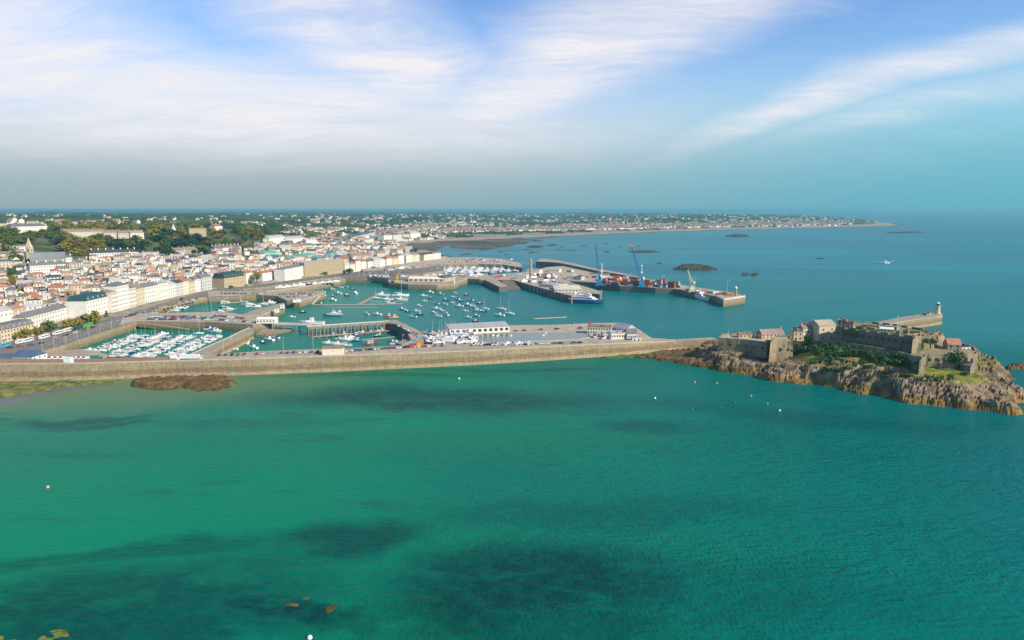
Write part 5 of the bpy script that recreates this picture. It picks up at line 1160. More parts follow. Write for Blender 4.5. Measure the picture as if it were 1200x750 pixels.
def boat(p, rz, fam, i=None, s=1.0, label=None, zone=None, lmf='harbour', small=False, group='boats of the harbour'):
    lst = BP[fam]; k = RB.randrange(len(lst)) if i is None else i
    root = empty(MNAME[k] if fam == 'motor' else NAMES[fam], p, rz, s); ms, d = lst[k]; cab = None
    for n_, me in ms.items():
        if small and n_ in ('windscreen', 'cockpit'): continue
        link(n_, me, None, root)
    root['category'] = MCAT[k] if fam == 'motor' else CATS[fam]; root['group'] = group
    if label: root['label'] = label
    else: auto(root, d, lmf, zone)
    return root
def pontoon(a, b, w_=2.2, z=.0, h=.5, label=None, m_=None, name='pontoon', cat='pontoon'):
    A = P(*a, z); B = P(*b, z); d = B-A; c = (A+B)/2
    o = MB().box((0,0,h/2-.1), (d.length, w_, h+.2)).build(name, m_ or mat('pontoon_deck', (.50,.44,.34), .9, .2, .5), None, c, atan2(d.y, d.x))
    tag(o, label, cat); return o, A, B
def berth(a, b, label, zone, spacing=4.6, sides=(1,-1), skip=.06, Lf=1.0, sail=.35, lmf='harbour', off=5.2, small=False):
    o, A, B = pontoon(a, b, label=label, w_=1.8); d = B-A; L = d.length; u = d/L; n_ = Vector((-u.y, u.x, 0))
    for s in sides:
        t = 2.0+RB.random()*2
        while t < L-1:
            if RB.random() > skip:
                fam = 'sail' if RB.random() < sail else 'motor'; p = A+u*t+n_*s*(off+RB.uniform(-.5, .6)); rz = atan2(n_.y*s, n_.x*s)+(pi if RB.random() < .5 else 0)+RB.gauss(0, .03)
                boat(p, rz, fam, s=Lf*RB.uniform(.88, 1.12), zone=zone+(' on its far side' if n_.x*s < 0 else ' on its near side') if False else zone+(', west side' if n_.x*s < 0 else ', east side'), small=small, group='boats berthed in the marinas')
            t += spacing*RB.uniform(.88, 1.2)
PA = [((103,415),(165,393.5)), ((133,418.5),(193,393)), ((165,419.5),(221,393.5)), ((197,418.8),(252,394))]
PN = ['westmost', 'second', 'third', 'eastmost']
for k, (a, b) in enumerate(PA):
    berth(a, b, PN[k]+' long pontoon of the packed western marina', 'on '+['westmost', 'second', 'third', 'eastmost'][k]+' pontoon of the packed marina', 4.3, sail=.3, off=4.6, Lf=.92)
# inner marina
berth((236,373),(277,361.5), 'long white diagonal pontoon in the inner marina', 'on the diagonal pontoon of the inner marina', 9, sides=(1,), sail=.5, Lf=1.2, skip=.35)
berth((196,366),(214,359.5), 'short pontoon at the west end of the inner marina', 'at the west end of the inner marina', 6, sail=.3, Lf=1.1, skip=.2)
berth((258,356),(290,353.2), 'brown pontoon under the inner quay wall', 'on brown pontoon under the inner quay wall', 9, sides=(1,), sail=.8, Lf=1.15, skip=.3)
for x, y, f, s in ((205,362.5,'motor',1.9),(262,354.5,'sail',1.3),(262.5,361,'sail',1.2),(290,358,'motor',1.5),(296,359.5,'motor',1.5),(308,357.3,'sail',1.8),(300,360,'motor',1.4),(316,356,'motor',1.6),(287,388.2,'motor',1.2),(252,389,'motor',1.7),(247,386.5,'motor',1.6),(233,391,'sail',1.1),(190,392.3,'motor',1.3)):
    boat(P(x, y), RB.uniform(-.3, .3), f, None if f == 'sail' else RB.choice((1, 4)), s, zone=None, lmf='inner')
lm('curved pier head', 325, 362, 'inner'); lm('diagonal stone pier arm', 270, 393, 'inner'); lm('granite car pier wall', 215, 386, 'inner'); lm('inner quay steps', 262, 350, 'inner')
# northern marina
QN = [((474,321.3),(484,313)), ((491,321.2),(501,312.5)), ((509,320.8),(518,312)), ((527,320.3),(535,312)), ((545,320.2),(552,312.3)), ((563,320),(569,312.5)), ((581,320),(586,312.8)), ((598,318.6),(603,314))]
QW = ['westmost', 'second', 'third', 'fourth', 'fifth', 'sixth', 'seventh', 'eastmost']
for k, (a, b) in enumerate(QN):
    berth(a, b, QW[k]+' pontoon of the northern marina', 'on '+QW[k]+' pontoon of the northern marina', 7.5, sail=.3, Lf=1.45, off=7.6, small=True)
for x0, y0, x1, y1, n, zn in ((455,318,475,314,7,'by the root of the northern marina'), (500,323.4,560,322.6,9,'along the quay south of the northern marina')):
    for i in range(n): boat(P(lerp(x0,x1,i/(n-1)), lerp(y0,y1,i/(n-1)), 8.05 if y0 > 320 else 8.05), RB.uniform(0,3), 'motor', None, 1.5, zone='ashore '+zn, small=True)
# moorings in the harbour
MO = []
for x, y in ((590,395),(520,435),(595,460),(530,490),(655,515),(750,525),(830,510),(855,400),(840,445),(880,465),(925,490),(1025,478),(905,545),(465,540),(290,580),(345,605),(450,600),(485,635),(405,660),(660,575),(725,595),(625,612),(680,655),(775,640),(970,598),(1000,665),(1090,650),(1110,590),(1050,545),(1080,568),(1170,605),(995,532),(1125,517),(1185,570)): MO.append((440+x/9.23, 300+y/9.23, 'motor'))
MO += [(440+765/9.23,300+480/9.23,'work2'),(440+705/9.23,300+415/9.23,'work1'),(440+985/9.23,300+425/9.23,'work0'),(440+1085/9.23,300+712/9.23,'work0')]
for x, y, f in ((110,517,'motor'),(172,575,'sail'),(90,590,'motor'),(345,578,'sail'),(435,628,'sail'),(330,645,'motor4'),(70,650,'motor')): MO.append((550+x/9.23, 300+y/9.23, f))
for x, y, f in ((450,250,'sail'),(505,240,'motor'),(580,268,'motor'),(365,270,'motor'),(425,315,'motor4'),(615,315,'motor'),(525,340,'work0'),(365,343,'motor'),(365,388,'motor4'),(260,300,'motor'),(260,335,'motor'),(250,432,'work0'),(45,520,'motor2'),(735,540,'motor3'),(850,543,'motor'),(1120,490,'work3')): MO.append((350+x/9.23, 310+y/9.23, f))
for x, y, f in ((945,385,'motor'),(520,615,'motor'),(700,635,'motor4'),(765,610,'motor'),(625,665,'motor2'),(530,720,'motor4'),(410,675,'motor'),(445,655,'motor'),(480,640,'motor'),(300,735,'sail')): MO.append((240+x/9.23, 330+y/9.23, f))
lm('fishing jetty end', 458, 376, 'moor'); lm('crossing pontoons', 420, 357, 'moor'); lm('cream fish shed', 500, 334, 'moor'); lm('long boat shed', 560, 376, 'moor'); lm('sloping ferry ramp', 600, 345, 'moor'); lm('tall quay crane', 465, 332, 'moor'); lm('footbridge', 340, 372, 'moor'); lm('diagonal stone pier arm', 290, 400, 'moor'); lm('straight stone pier end', 392, 336, 'moor'); lm('middle of the mooring field', 530, 358, 'moor')
for x, y, f in MO:
    k = int(f[-1]) if f[-1].isdigit() else None; f = f.rstrip('0123456789')
    boat(P(x, y), radians(155)+RB.gauss(0, .25), f, k, RB.uniform(1.0, 1.2)*(1.1 if f == 'sail' else 1), lmf='moor', group='boats on the harbour moorings')
# named larger yachts
for x, y, f, k, s, rz, lb in ((448,347,'motor',4,2.0,pi,'biggest white motor yacht berthed at the brown gangway'), (469,347.2,'sail',1,2.2,0,'large white sailing yacht with the tallest mast below the quay crane'), (454,351.8,'motor',4,1.5,pi,'white motor yacht in the second row of the visitor berths'), (470,352,'motor',4,1.6,pi,'white motor yacht at the right end of the second visitor row'), (457,355.4,'motor',1,1.5,pi,'white cruiser against the front visitor pontoon'), (441,349.6,'sail',0,1.3,pi,'white yacht with blue cover at the head of the brown gangway'),
                                (366,380.5,'motor',4,2.4,pi,'largest white superyacht moored at the end of the footbridge'), (489,336.8,'motor',4,1.9,pi,'long white launch under the fish shed arches'), (513,337.6,'motor',1,1.9,pi,'white cruiser against the quay below the fish shed end')):
    boat(P(x, y), rz, f, k, s, lb, group='large yachts')
# fishing jetty boats
lm('fishing jetty west end', 385, 396, 'jetty'); lm('fishing jetty middle', 412, 393, 'jetty'); lm('lower fishing pontoon', 440, 396, 'jetty'); lm('cream box building', 395, 404, 'jetty'); lm('shaded quay arm', 465, 398, 'jetty')
for x, y, f in ((560,325,'motor'),(510,345,'motor4'),(440,345,'motor'),(390,310,'work0'),(480,300,'work1'),(550,360,'motor4'),(625,368,'work2'),(700,290,'motor'),(790,272,'motor2'),(850,318,'motor'),(890,312,'work3'),(745,405,'work0'),(810,398,'work0'),(525,418,'motor'),(430,408,'motor'),(330,396,'motor'),(1015,380,'motor'),(1060,402,'motor'),(650,300,'work0'),(850,262,'motor'),(920,258,'work1'),(610,312,'work2')):
    k = int(f[-1]) if f[-1].isdigit() else None; f = f.rstrip('0123456789'); boat(P(350+x/9.23, 360+y/9.23), radians(8)+RB.choice((0, pi)), f, k, 1.15, lmf='jetty', group='fishing boats at the jetty')
for x, y, k, lb in ((454.5,371.5,0,'red hulled fishing boat tied up behind the jetty end'), (461,372.5,1,'yellow fishing boat tied up behind the jetty end')): boat(P(x, y), .3, 'work', k, 1.3, lb)
for i, (a, b, h_) in enumerate(((10,11,0),)): pass
# boats laid up ashore
lm('west side of the boatyard', 502, 396, 'yard'); lm('boatyard stone plinth', 520, 390, 'yard'); lm('long pale boat shed', 550, 392, 'yard'); lm('breakwater wall by the boatyard', 540, 404, 'yard'); lm('seaward clubhouse', 715, 393, 'yard'); lm('boating pool edge', 640, 388, 'yard')
def prop(p): pass
yard = []
for i in range(400):
    x = RB.uniform(499, 553); y = RB.uniform(390.5, 402.5)
    if all((x-a)**2+((y-b)*2.4)**2 > 19 for a, b in yard): yard.append((x, y))
    if len(yard) > 46: break
for x, y in yard: boat(P(x, y, 9.1), RB.choice((0, .4, 2.9, 1.5))+RB.gauss(0, .2), RB.choice(('motor', 'motor', 'motor', 'sail')) if x > 505 else 'motor', None, 1.15, lmf='yard', group='boats laid up in the yard')
for i in range(15):
    x = 556+i*4.3+(8 if i > 6 else 0); boat(P(x, 403.6-(x-556)*.013, 9.7), RB.uniform(.9, 1.6), 'motor', None, .8, lmf='yard', group='dinghies along the breakwater')
for x, y in ((578,393.5),(583,394),(640,390.6),(637,393.2),(599,393.8)): boat(P(x, y, 8.35), 1.2, 'sail', 1, .5, 'small white model yacht sailing on the boating pool' if False else None, lmf='yard', group='dinghies on the pool')
for i in range(12): boat(P(lerp(690,752,RB.random()), lerp(388,397,RB.random()), 9.0), RB.uniform(0,3), 'motor', None, .95, lmf='yard', group='boats laid up by the clubhouse')
for i, t in enumerate((.05,.14,.25,.36,.5,.58,.72,.82,.93)):
    q = P(lerp(325,398,t), lerp(337.5,329.5,t), 9.2); boat(q, radians(35), RB.choice(('motor', 'motor', 'sail')), None, 1.5, zone='laid up on top of the long straight pier', group='boats on the straight pier')
# two large ferries
def ship(name, label, cat, p, rz, L, B, D, hullm, topm, decks):
    root = empty(name, p, rz); hull_mb(L, B, D, nst=9, transom=.95).build('hull', hullm, root)
    m = MB(); z = D
    MB().add([(-L*.5,-B*.47,D*1.0),(L*.33,-B*.42,D*1.08),(L*.33,B*.42,D*1.08),(-L*.5,B*.47,D*1.0),(-L*.5,-B*.47,D*1.18),(L*.33,-B*.42,D*1.3),(L*.33,B*.42,D*1.3),(-L*.5,B*.47,D*1.18)], [(0,1,5,4),(1,2,6,5),(2,3,7,6),(3,0,4,7),(4,5,6,7)]).build('main_deck', topm, root)
    z = D*1.2
    for l, w_, h, x in decks:
        MB().add([(x-l/2,-w_/2,z),(x+l/2,-w_/2,z),(x+l/2,w_/2,z),(x-l/2,w_/2,z),(x-l/2,-w_/2,z+h),(x+l/2-h*1.2,-w_*.45,z+h),(x+l/2-h*1.2,w_*.45,z+h),(x-l/2,w_/2,z+h)], [(0,1,5,4),(1,2,6,5),(2,3,7,6),(3,0,4,7),(4,5,6,7)]).build('deck_house', topm, root)
        MB().box((x-h*.3, 0, z+h*.55), (l*.86, w_+.08, h*.28)).build('window_strip', M_dkgrey, root); z += h
    MB().tube((decks[-1][3],0,z),(decks[-1][3]-1,0,z+4),.25,.12).box((decks[-1][3]-.4,0,z+2.2),(.3,2.4,.25)).build('mast', M_alu, root)
    MB().box((-L*.36,0,z-.6),(2.6,B*.5,2.2)).build('funnel', M_dkgrey if hullm is M_navy else M_gel, root)
    return tag(root, label, cat)
A = P(671,355,0); B = P(704,357,0); c = (A+B)/2+Vector((0,5,0)); ship('fast_ferry', 'white topped fast ferry with a blue hull moored under the ferry pier', 'ferry', c, atan2((B-A).y, (B-A).x), 44, 13, 5, M_blue, M_gel, ((30,11,2.6,-3),(18,9,2.4,-2),(8,7,2.0,3)))
A = P(812,348,0); B = P(834,354.6,0); c = (A+B)/2+Vector((1,4,0)); ship('passenger_ferry', 'white streamlined ferry with dark windows alongside the pier head', 'ferry', c, atan2((B-A).y, (B-A).x), 40, 10, 4.4, M_gel, M_gel, ((26,9,2.6,-4),(14,8,2.2,-6)))
A = P(381,370.5,0); B = P(400,370,0); ship('patrol_ship', 'blue grey hulled launch with orange upperworks lying alone in the harbour', 'ship', (A+B)/2, pi, 21, 5.2, 2.0, mat('blue_grey_hull', (.16,.22,.30), .5), M_gel, ((9,4,1.8,-1),(5,3.2,1.6,0)))
A = P(563,330,0); B = P(571,338,0); ship('lifeboat', 'orange and white lifeboat beside the dark jetty', 'boat', (A+B)/2, atan2((B-A).y, (B-A).x), 17, 5, 2.0, M_navy, M_org, ((7,4,1.8,0),))
ship('pilot_boat', 'orange pilot boat under the dark cargo quay corner', 'boat', P(799,344.8,0), -.5, 13, 4.4, 1.8, M_navy, M_org, ((5,3.4,1.8,0),))
# speed boat and its wake far out
boat(P(1036.5,308.3), radians(-95), 'motor', 4, 1.9, 'lone white speedboat throwing up spray in open water')
m = MB(); q = P(1036.5,308.3)
for s in (-1, 1):
    m.add([(q.x+s*4+6, q.y+10, .05), (q.x+s*6+6, q.y+9, .05), (q.x+s*9+60, q.y+80, .05), (q.x+s*8.2+60, q.y+80, .05)], [(0,1,2,3) if s > 0 else (3,2,1,0)])
    m.add([(q.x, q.y-12, .06), (q.x+s*5, q.y-12, .06), (q.x+s*17, q.y+22, .06), (q.x+s*9, q.y+22, .06)], [(0,1,2,3) if s > 0 else (3,2,1,0)])
    for j in range(10): m.box((q.x+s*(4+j*1.0), q.y-10+j*3, .7), (3.4,4.2,2.4), j*.6)
m.build('wake_foam', mat('foam', (.85,.88,.88), .8, .05)); tag(bpy.data.objects['wake_foam'], 'white spray thrown by the speedboat', None, None, 'stuff')
# buoys
for i, (x, y, c_, l) in enumerate(((767.5,467,'w','white mooring buoy nearest the breakwater side of the bay group'),(814,448.5,'p','pink mooring buoy close to the rocks, left of its pair'),(840,449.3,'p','pink mooring buoy close to the rocks, right of its pair'),(880,464.5,'p','pinkish buoy highest of the right hand line'),(899,473.5,'o','orange and white buoy in the middle of the right hand line'),(913.5,481.5,'w','white buoy lowest of the right hand line'),(811,480.5,'d','dark buoy left of the other dark buoy'),(845,478.4,'d','dark buoy between the white and orange buoys'),(861,473.4,'d','faint dark buoy above the dark pair'),(56,571.5,'p','single pink buoy alone at the left of the green bay'),(363,748,'w','white buoy at the very bottom edge below the small reef'),(538,444,'w','small white buoy near the breakwater middle'))):
    mm = {'w': M_gel, 'p': mat('pink_buoy', (.75,.30,.22), .5, .1), 'o': M_org, 'd': M_teal}[c_]; q = P(x, y)
    r_ = .78 if c_ != 'd' else .6
    b_ = empty('mooring_buoy', q); MB().lathe([(.1,-.5),(r_*.8,-.3),(r_,.15),(r_*.8,.6),(.25,.95),(.1,1.0)], n=12).build('float', mm, b_, smooth=True); MB().tube((0,0,.9),(0,0,1.5),.07).build('ring_post', M_dkgrey, b_); tag(b_, l, 'buoy', 'mooring buoys')
# ---------------------------------------------------------------- cars, lorries, buses
RC = random.Random(31)
CARC = {'white': (.75,.75,.73), 'silver': (.45,.46,.47), 'black': (.02,.02,.025), 'grey': (.14,.145,.15), 'blue': (.03,.08,.25), 'red': (.42,.03,.03), 'green': (.03,.15,.07)}
def car_mb():
    m = MB(); W = .86
    prof = [(-2.1,.35),(-2.15,.8),(-1.9,1.0),(-1.2,1.02),(1.0,.98),(1.95,.85),(2.1,.6),(2.1,.35)]; n = len(prof)
    m.add([(x,-W,z) for x, z in prof]+[(x,W,z) for x, z in prof], [tuple(range(n)), tuple(range(2*n-1,n-1,-1))]+[(i,i+n,(i+1)%n+n,(i+1)%n) for i in range(n)])
    m.add([(-1.3,-.7,1.0),(.5,-.7,1.0),(.5,.7,1.0),(-1.3,.7,1.0),(-1.2,-.66,1.48),(.2,-.66,1.48),(.2,.66,1.48),(-1.2,.66,1.48)], [(4,5,6,7)]); return m
glass_mb = MB().add([(-1.75,-.74,.99),(.95,-.74,.97),(.95,.74,.97),(-1.75,.74,.99),(-1.25,-.64,1.46),(.25,-.64,1.46),(.25,.64,1.46),(-1.25,.64,1.46)], [(0,1,5,4),(1,2,6,5),(2,3,7,6),(3,0,4,7)])
GL = glass_mb.mesh('glasshouse', M_glass); CM = {k: car_mb().mesh('body', mat('car_'+k, v, .3, .04, 1., spec=.6)) for k, v in CARC.items()}
WH = MB(); 
WH.tube((0,-.1,0),(0,.1,0),.32,.32,10); WHm = WH.mesh('wheel', M_dkgrey)
ncar = 0
def car(p, rz, zone, wheels=False):
    global ncar
    k = RC.choice(['white']*6+['silver']*4+['black']*3+['grey']*4+['blue']*4+['red']*2+['green'])
    r_ = empty('parked_car', p, rz, 1.12); link('body', CM[k], None, r_); link('glasshouse', GL, None, r_)
    if wheels:
        for a in (-1.35, 1.3):
            for b in (-.82, .82): link('wheel', WHm, None, r_, (a, b, .32))
    r_['category'] = 'car'; r_['group'] = 'cars parked round the harbour'; auto(r_, k+' car', 'x', zone); ncar += 1
def carrow(a, b, z, n, zone, perp=True, miss=.12, wheels=False):
    A = P(*a, z); B = P(*b, z); d = B-A; rz = atan2(d.y, d.x)+(pi/2 if perp else 0)
    for i in range(n):
        if RC.random() < miss: continue
        q = A+d*((i+.5)/n)
        if perp: q += Vector((cos(rz), sin(rz), 0))*RC.uniform(-.4, .4)
        car(q+Vector((0,0,.03)), rz+RC.gauss(0, .03)+(pi if RC.random() < .5 else 0), zone, wheels)
carrow((168,371.8),(258,371),8.0,22,'in the back row on the granite car pier')
carrow((172,374.6),(250,375),8.0,22,'in the front row on the granite car pier')
carrow((180,373.3),(250,373),8.0,18,'in the middle row on the granite car pier')
carrow((252,375),(292,377.8),8.0,10,'beside the railings at the seaward half of the car pier')
carrow((255,370.5),(290,374.2),8.0,9,'near the seaward end of the granite car pier')
carrow((258,344),(322,345.5),8.0,14,'behind the inner quay wall')
carrow((326,345.6),(368,343.4),8.0,13,'on the square-ended pier, back row')
carrow((336,348.5),(368,345.8),8.0,10,'on the square-ended pier, front row')
carrow((70,391),(98,384),8.0,7,'parked under the olive esplanade trees',False, wheels=True)
carrow((60,398),(150,373),8.0,9,'driving along the esplanade road',False,.3, True)
carrow((5,409),(55,402),8.0,4,'driving on the left part of the esplanade',False,.2, True)
carrow((152,369.5),(232,350.4),8.0,18,'parked before the marina front houses',False)
carrow((145,372.5),(160,369),8.0,3,'at the junction above the granite car pier',False,.0)
carrow((246,417.3),(376,412.6),9.0,18,'in the row west of the cream box building',True,.15,True)
carrow((404,412),(470,407.8),9.0,20,'in the row east of the cream box building',True,.08,True)
carrow((472,407.4),(520,405.6),9.0,12,'on the breakwater road beside the boatyard',True,.1,True)
carrow((616,403.6),(690,402),9.0,10,'on the breakwater road by the boating pool',False,.15,True)
carrow((600,388.6),(685,384.5),8.05,9,'on the harbour side of the boating pool',False,.35)
carrow((426,322.2),(476,322.6),9.6,17,'in the blue-grey car park row before the northern waterfront')
carrow((424,319.8),(480,319.6),9.6,15,'in the back car park row before the northern waterfront')
carrow((522,304.3),(590,305.6),8.0,16,'in the upper row on the outer marina arm')
carrow((518,307),(600,309),8.0,18,'in the lower row on the outer marina arm')
carrow((575,323.5),(612,323),8.0,8,'at the ferry terminal by the red canopy')
carrow((640,328.5),(668,333.5),8.0,8,'waiting in the ferry pier lanes')
carrow((462,380.3),(490,393.5),7.9,8,'on top of the shaded quay arm',False)
carrow((22,423.8),(40,424.2),9.7,0,'x')
print('cars', ncar)
RM_ = random.Random(9)
for i in range(70):
    x, y, z_, zn = RM_.choice(((RM_.uniform(432,478), RM_.uniform(323.4,325.2), 9.6, 'on the northern quay road'), (RM_.uniform(520,604), RM_.uniform(303.8,308), 8.0, 'on the outer marina arm'), (RM_.uniform(486,560), RM_.uniform(321.8,324.5), 8.0, 'behind the fish shed'), (RM_.uniform(430,515), RM_.uniform(312.8,316), 8.0, 'at the root of the outer marina arm')))
    r_ = empty('parked_van', P(x, y, z_+.12), RM_.choice((.2, .2+pi/2))+RM_.gauss(0,.1)); k = RM_.choice(('white','white','silver','grey','blue'))
    MB().box((-.4,0,1.25),(4.2,1.95,1.7)).add([(1.7,-.95,.4),(2.7,-.9,.4),(2.7,.9,.4),(1.7,.95,.4),(1.7,-.95,2.05),(2.1,-.85,1.3),(2.1,.85,1.3),(1.7,.95,2.05)],[(0,1,5,4),(1,2,6,5),(2,3,7,6),(3,0,4,7),(4,5,6,7)]).build('body', MATS['car_'+k], r_)
    MB().box((1.95,0,1.65),(.5,1.6,.5)).build('windscreen', M_glass, r_); r_.scale = (1.25,)*3
    r_['category'] = 'van'; r_['group'] = 'vans on the northern quays'; auto(r_, k+' van', 'x', zn)
mk = MB()
A_ = P(55,404.5,8.05); B_ = P(150,373.2,8.05); d_ = B_-A_; rz_ = atan2(d_.y, d_.x); nv = Vector((-sin(rz_), cos(rz_), 0))
for lane in (-6, 0, 6):
    for i in range(26):
        c_ = A_+d_*((i+.5)/26)+nv*lane; mk.box((c_.x, c_.y, 8.10), (3.4, .35, .02), rz_)
tag(mk.build('road_marking', M_gel), None, None, None, 'structure')
def bus(p, rz, m_, label, L=11.5):
    r_ = empty('coach', p, rz); MB().box((0,0,1.85),(L,2.5,2.7)).box((0,0,3.25),(L*.4,1.8,.25)).build('body', m_, r_); MB().box((0,0,2.2),(L*.94,2.54,.9)).build('window_band', M_glass, r_); MB().box((L/2,0,2.1),(.06,2.3,1.2)).build('windscreen', M_glass, r_)
    for a in (-L*.3, L*.33):
        for b in (-1.15, 1.15): link('wheel', WHm, None, r_, (a, b, .5)).scale = (1.5,)*3
    tag(r_, label, 'bus')
for x, y, m_, l in ((25,402,M_gel,'white coach at the left end of the esplanade coach row'),(33,400.5,M_gel,'white coach second in the esplanade coach row'),(52,396.4,M_gel,'single white and pink coach before the green tree'),(68,391.8,M_gel,'white coach left of the pair before the seafront block'),(79,388.6,M_gel,'white coach right of the pair before the seafront block'),(92,385.8,mat('dark_green_bus',(.02,.10,.08),.4,.1),'dark green bus beside the bright green one'),(104,382.6,mat('lime_bus',(.16,.50,.04),.4,.1),'bright lime green bus under the big olive tree'),(5,406.4,M_sky,'bright blue bus at the left edge of the esplanade')):
    A = P(x-5, y+1.5, 8); B = P(x+5, y-1.3, 8); bus(P(x, y, 8.02), atan2((B-A).y, (B-A).x), m_, l)
def lorry(p, rz, L, box, label, cab=M_gel, name='lorry'):
    r_ = empty(name, p, rz); MB().box((-1,0,2.6),(L,2.55,2.9)).box((-1,0,1.0),(L,2.2,.3)).build('cargo_box', box, r_); MB().box((L/2+.3,0,1.7),(1.9,2.4,2.3)).build('cab', cab, r_); MB().box((L/2+1.27,0,2.1),(.06,2.1,.9)).build('windscreen', M_glass, r_)
    for a in (-L*.4, -L*.25, L*.45):
        for b in (-1.1, 1.1): link('wheel', WHm, None, r_, (a, b, .5)).scale = (1.5,)*3
    tag(r_, label, 'lorry')
lorry(P(224,421.4,9.0), 0.05, 14, M_gel, 'long white articulated trailer parked at the root of the diagonal pier')
lorry(P(205,419.8+2.4,9.0), 0.05, 4, M_gel, 'short white van just left of the long white trailer', name='van')
MB().box((0,0,2.0),(5.2,3.2,4)).box((0,0,4.05),(5.5,3.5,.15)).build('site_cabin', M_gel, None, P(80.5,425.4,11.7)); tag(bpy.data.objects['site_cabin'], 'white boxy cabin standing on the reddish promenade', 'cabin')
lorry(P(113,422.6,4), 0.1, 6, M_teal, 'dark teal lorry on the slipway', cab=M_teal)
# white stripes of the slipway boats: hulls laid out in a row
for i, x in enumerate((60,66.5,73,88,94,100)): boat(P(x, 420.2, 3.9), radians(60), 'motor', 1, .72, ('first', 'second', 'third', 'fourth', 'fifth', 'last')[i]+' white boat from the left in the row drawn up on the grey slipway', group='boats on the slipway')
# trailers and vans about the port
lm('ferry terminal canopy', 668, 340, 'port'); lm('white harbour office cluster', 624, 320, 'port'); lm('brown walled freight shed', 700, 325, 'port'); lm('red pitched canopy', 583, 325, 'port'); lm('cream clubhouse', 712, 391, 'port')
trm = {k: v for k, v in (('white', M_gel), ('grey', mat('grey_steel', (.30,.31,.31), .6)), ('red', M_redh), ('blue', M_blue))}
for i in range(46):
    x, y = RC.choice(((RC.uniform(566,660), RC.uniform(322.5,326.5)), (RC.uniform(645,700), RC.uniform(318.5,328)), (RC.uniform(607,650), RC.uniform(327.5,334)), (RC.uniform(700,745), RC.uniform(326,331))))
    k = RC.choice(('white','white','white','grey','red','blue')); r_ = empty('trailer', P(x, y, 8.05), radians(-55)+RC.choice((0, pi/2))+RC.gauss(0, .05))
    L_ = RC.uniform(6, 13); MB().box((0,0,2.5),(L_,2.6,2.7)).box((0,0,1.05),(L_,1.2,.2)).build('cargo_box', trm[k], r_)
    for a in (-L_*.35, -L_*.22): link('wheel', WHm, None, r_, (a, 0, .5)).scale = (1.5,7,1.5)
    r_['category'] = 'trailer'; r_['group'] = 'trailers about the port'; auto(r_, ('long ' if L_ > 10 else 'short ')+k+' trailer', 'port')
# lamp posts
LP = MB().tube((0,0,0),(0,0,9),.16,.09,6).box((.5,0,8.95),(1.3,.22,.16)); LPm = LP.mesh('post', M_alu); LH = MB().box((1.25,0,8.85),(.7,.3,.14)).mesh('lamp_head', M_gel)
def lamp(p, label, rz=0, s=1.0):
    r_ = empty('lamp_post', p, rz, s); link('post', LPm, None, r_); link('lamp_head', LH, None, r_); r_['category'] = 'lamp post'; r_['group'] = 'lamp posts'
    auto(r_, 'slim grey lamp post', 'x', label)
for k in range(8): x = 50+k*13.5; lamp(P(x, 411.2-(x-50)*.31, 8), 'along the esplanade quay wall')
for k in range(7): x = 172+k*12; lamp(P(x, 376.2, 8), 'on the front edge of the granite car pier')
for k in range(8): x = 262+k*35; lamp(P(x, 411.6-(x-262)*.027, 9), 'on the long breakwater road', s=1.1)
for k in range(5): x = 405+k*16; lamp(P(x, 324.4, 9.6), 'on the northern quay', s=1.4)
for k in range(5): lamp(P(700+k*38, 330+k*3.2, 8), 'on the cargo quay', s=1.9)
# ---------------------------------------------------------------- cargo quay
CC = {'red': M_redh, 'orange': M_org, 'blue': M_blue, 'grey': mat('grey_steel', (.30,.31,.31), .6), 'white': M_gel, 'brown': mat('rust', (.26,.10,.05), .8), 'pink': mat('faded_red', (.50,.22,.20), .7)}
contm = {k: MB().box((0,0,1.3),(6.1,2.44,2.6)).mesh('shipping_container', v) for k, v in CC.items()}
spots = []
def free_spot(x, y): return all(abs(x-a)*1.0+abs(y-b)*4 > 7.2 for a, b in spots)
lm('blue crane nearest the ferry pier', 703, 330, 'cargo'); lm('leaning blue crane', 752, 334, 'cargo'); lm('brown walled freight shed', 700, 325, 'cargo'); lm('white crane', 810, 341, 'cargo')
for i in range(1500):
    x = RC.uniform(707, 800); f = (x-707)/93; y = RC.uniform(329.5+f*5, 334.0+f*4.2) if x < 796 else 337
    if abs(x-752) < 5 or not free_spot(x, y): continue
    spots.append((x, y)); k = RC.choice(('red','grey','orange','blue','grey','white','brown','brown','pink','grey')); rz = radians(-52)+RC.choice((0,0,pi/2)); n_ = RC.choice((1,2,2,3))
    for j in range(n_):
        kk = k if RC.random() < .6 else RC.choice(list(CC)); s_ = 2.0
        o = link('shipping_container', contm[kk], None, None, P(x, y, 8.1)+Vector((0,0,j*2.62*1.15)), rz); o.scale = (1.9,1.5,1.15); o['category'] = 'container'; o['group'] = 'containers on the cargo quay'
        auto(o, kk+' container '+(('single' if n_ == 1 else 'lowest of stack') if j == 0 else 'top of stack' if j == n_-1 else 'inside stack'), 'cargo')
    if len(spots) > 34: break
for i in range(30):
    x = RC.uniform(806, 856); y = 340+(x-806)*.13+RC.uniform(-.6, 1.6)
    if not free_spot(x, y): continue
    spots.append((x, y)); kk = RC.choice(('brown','grey','orange','red','blue','white')); o = link('shipping_container', contm[kk], None, None, P(x, y, 8.1), RC.uniform(-.8, .2)); o.scale = (1.4,1.4,1); o['category'] = 'container'; o['group'] = 'containers on the pier head'; auto(o, kk+' container', 'x', 'behind the white ferry on the outer pier')
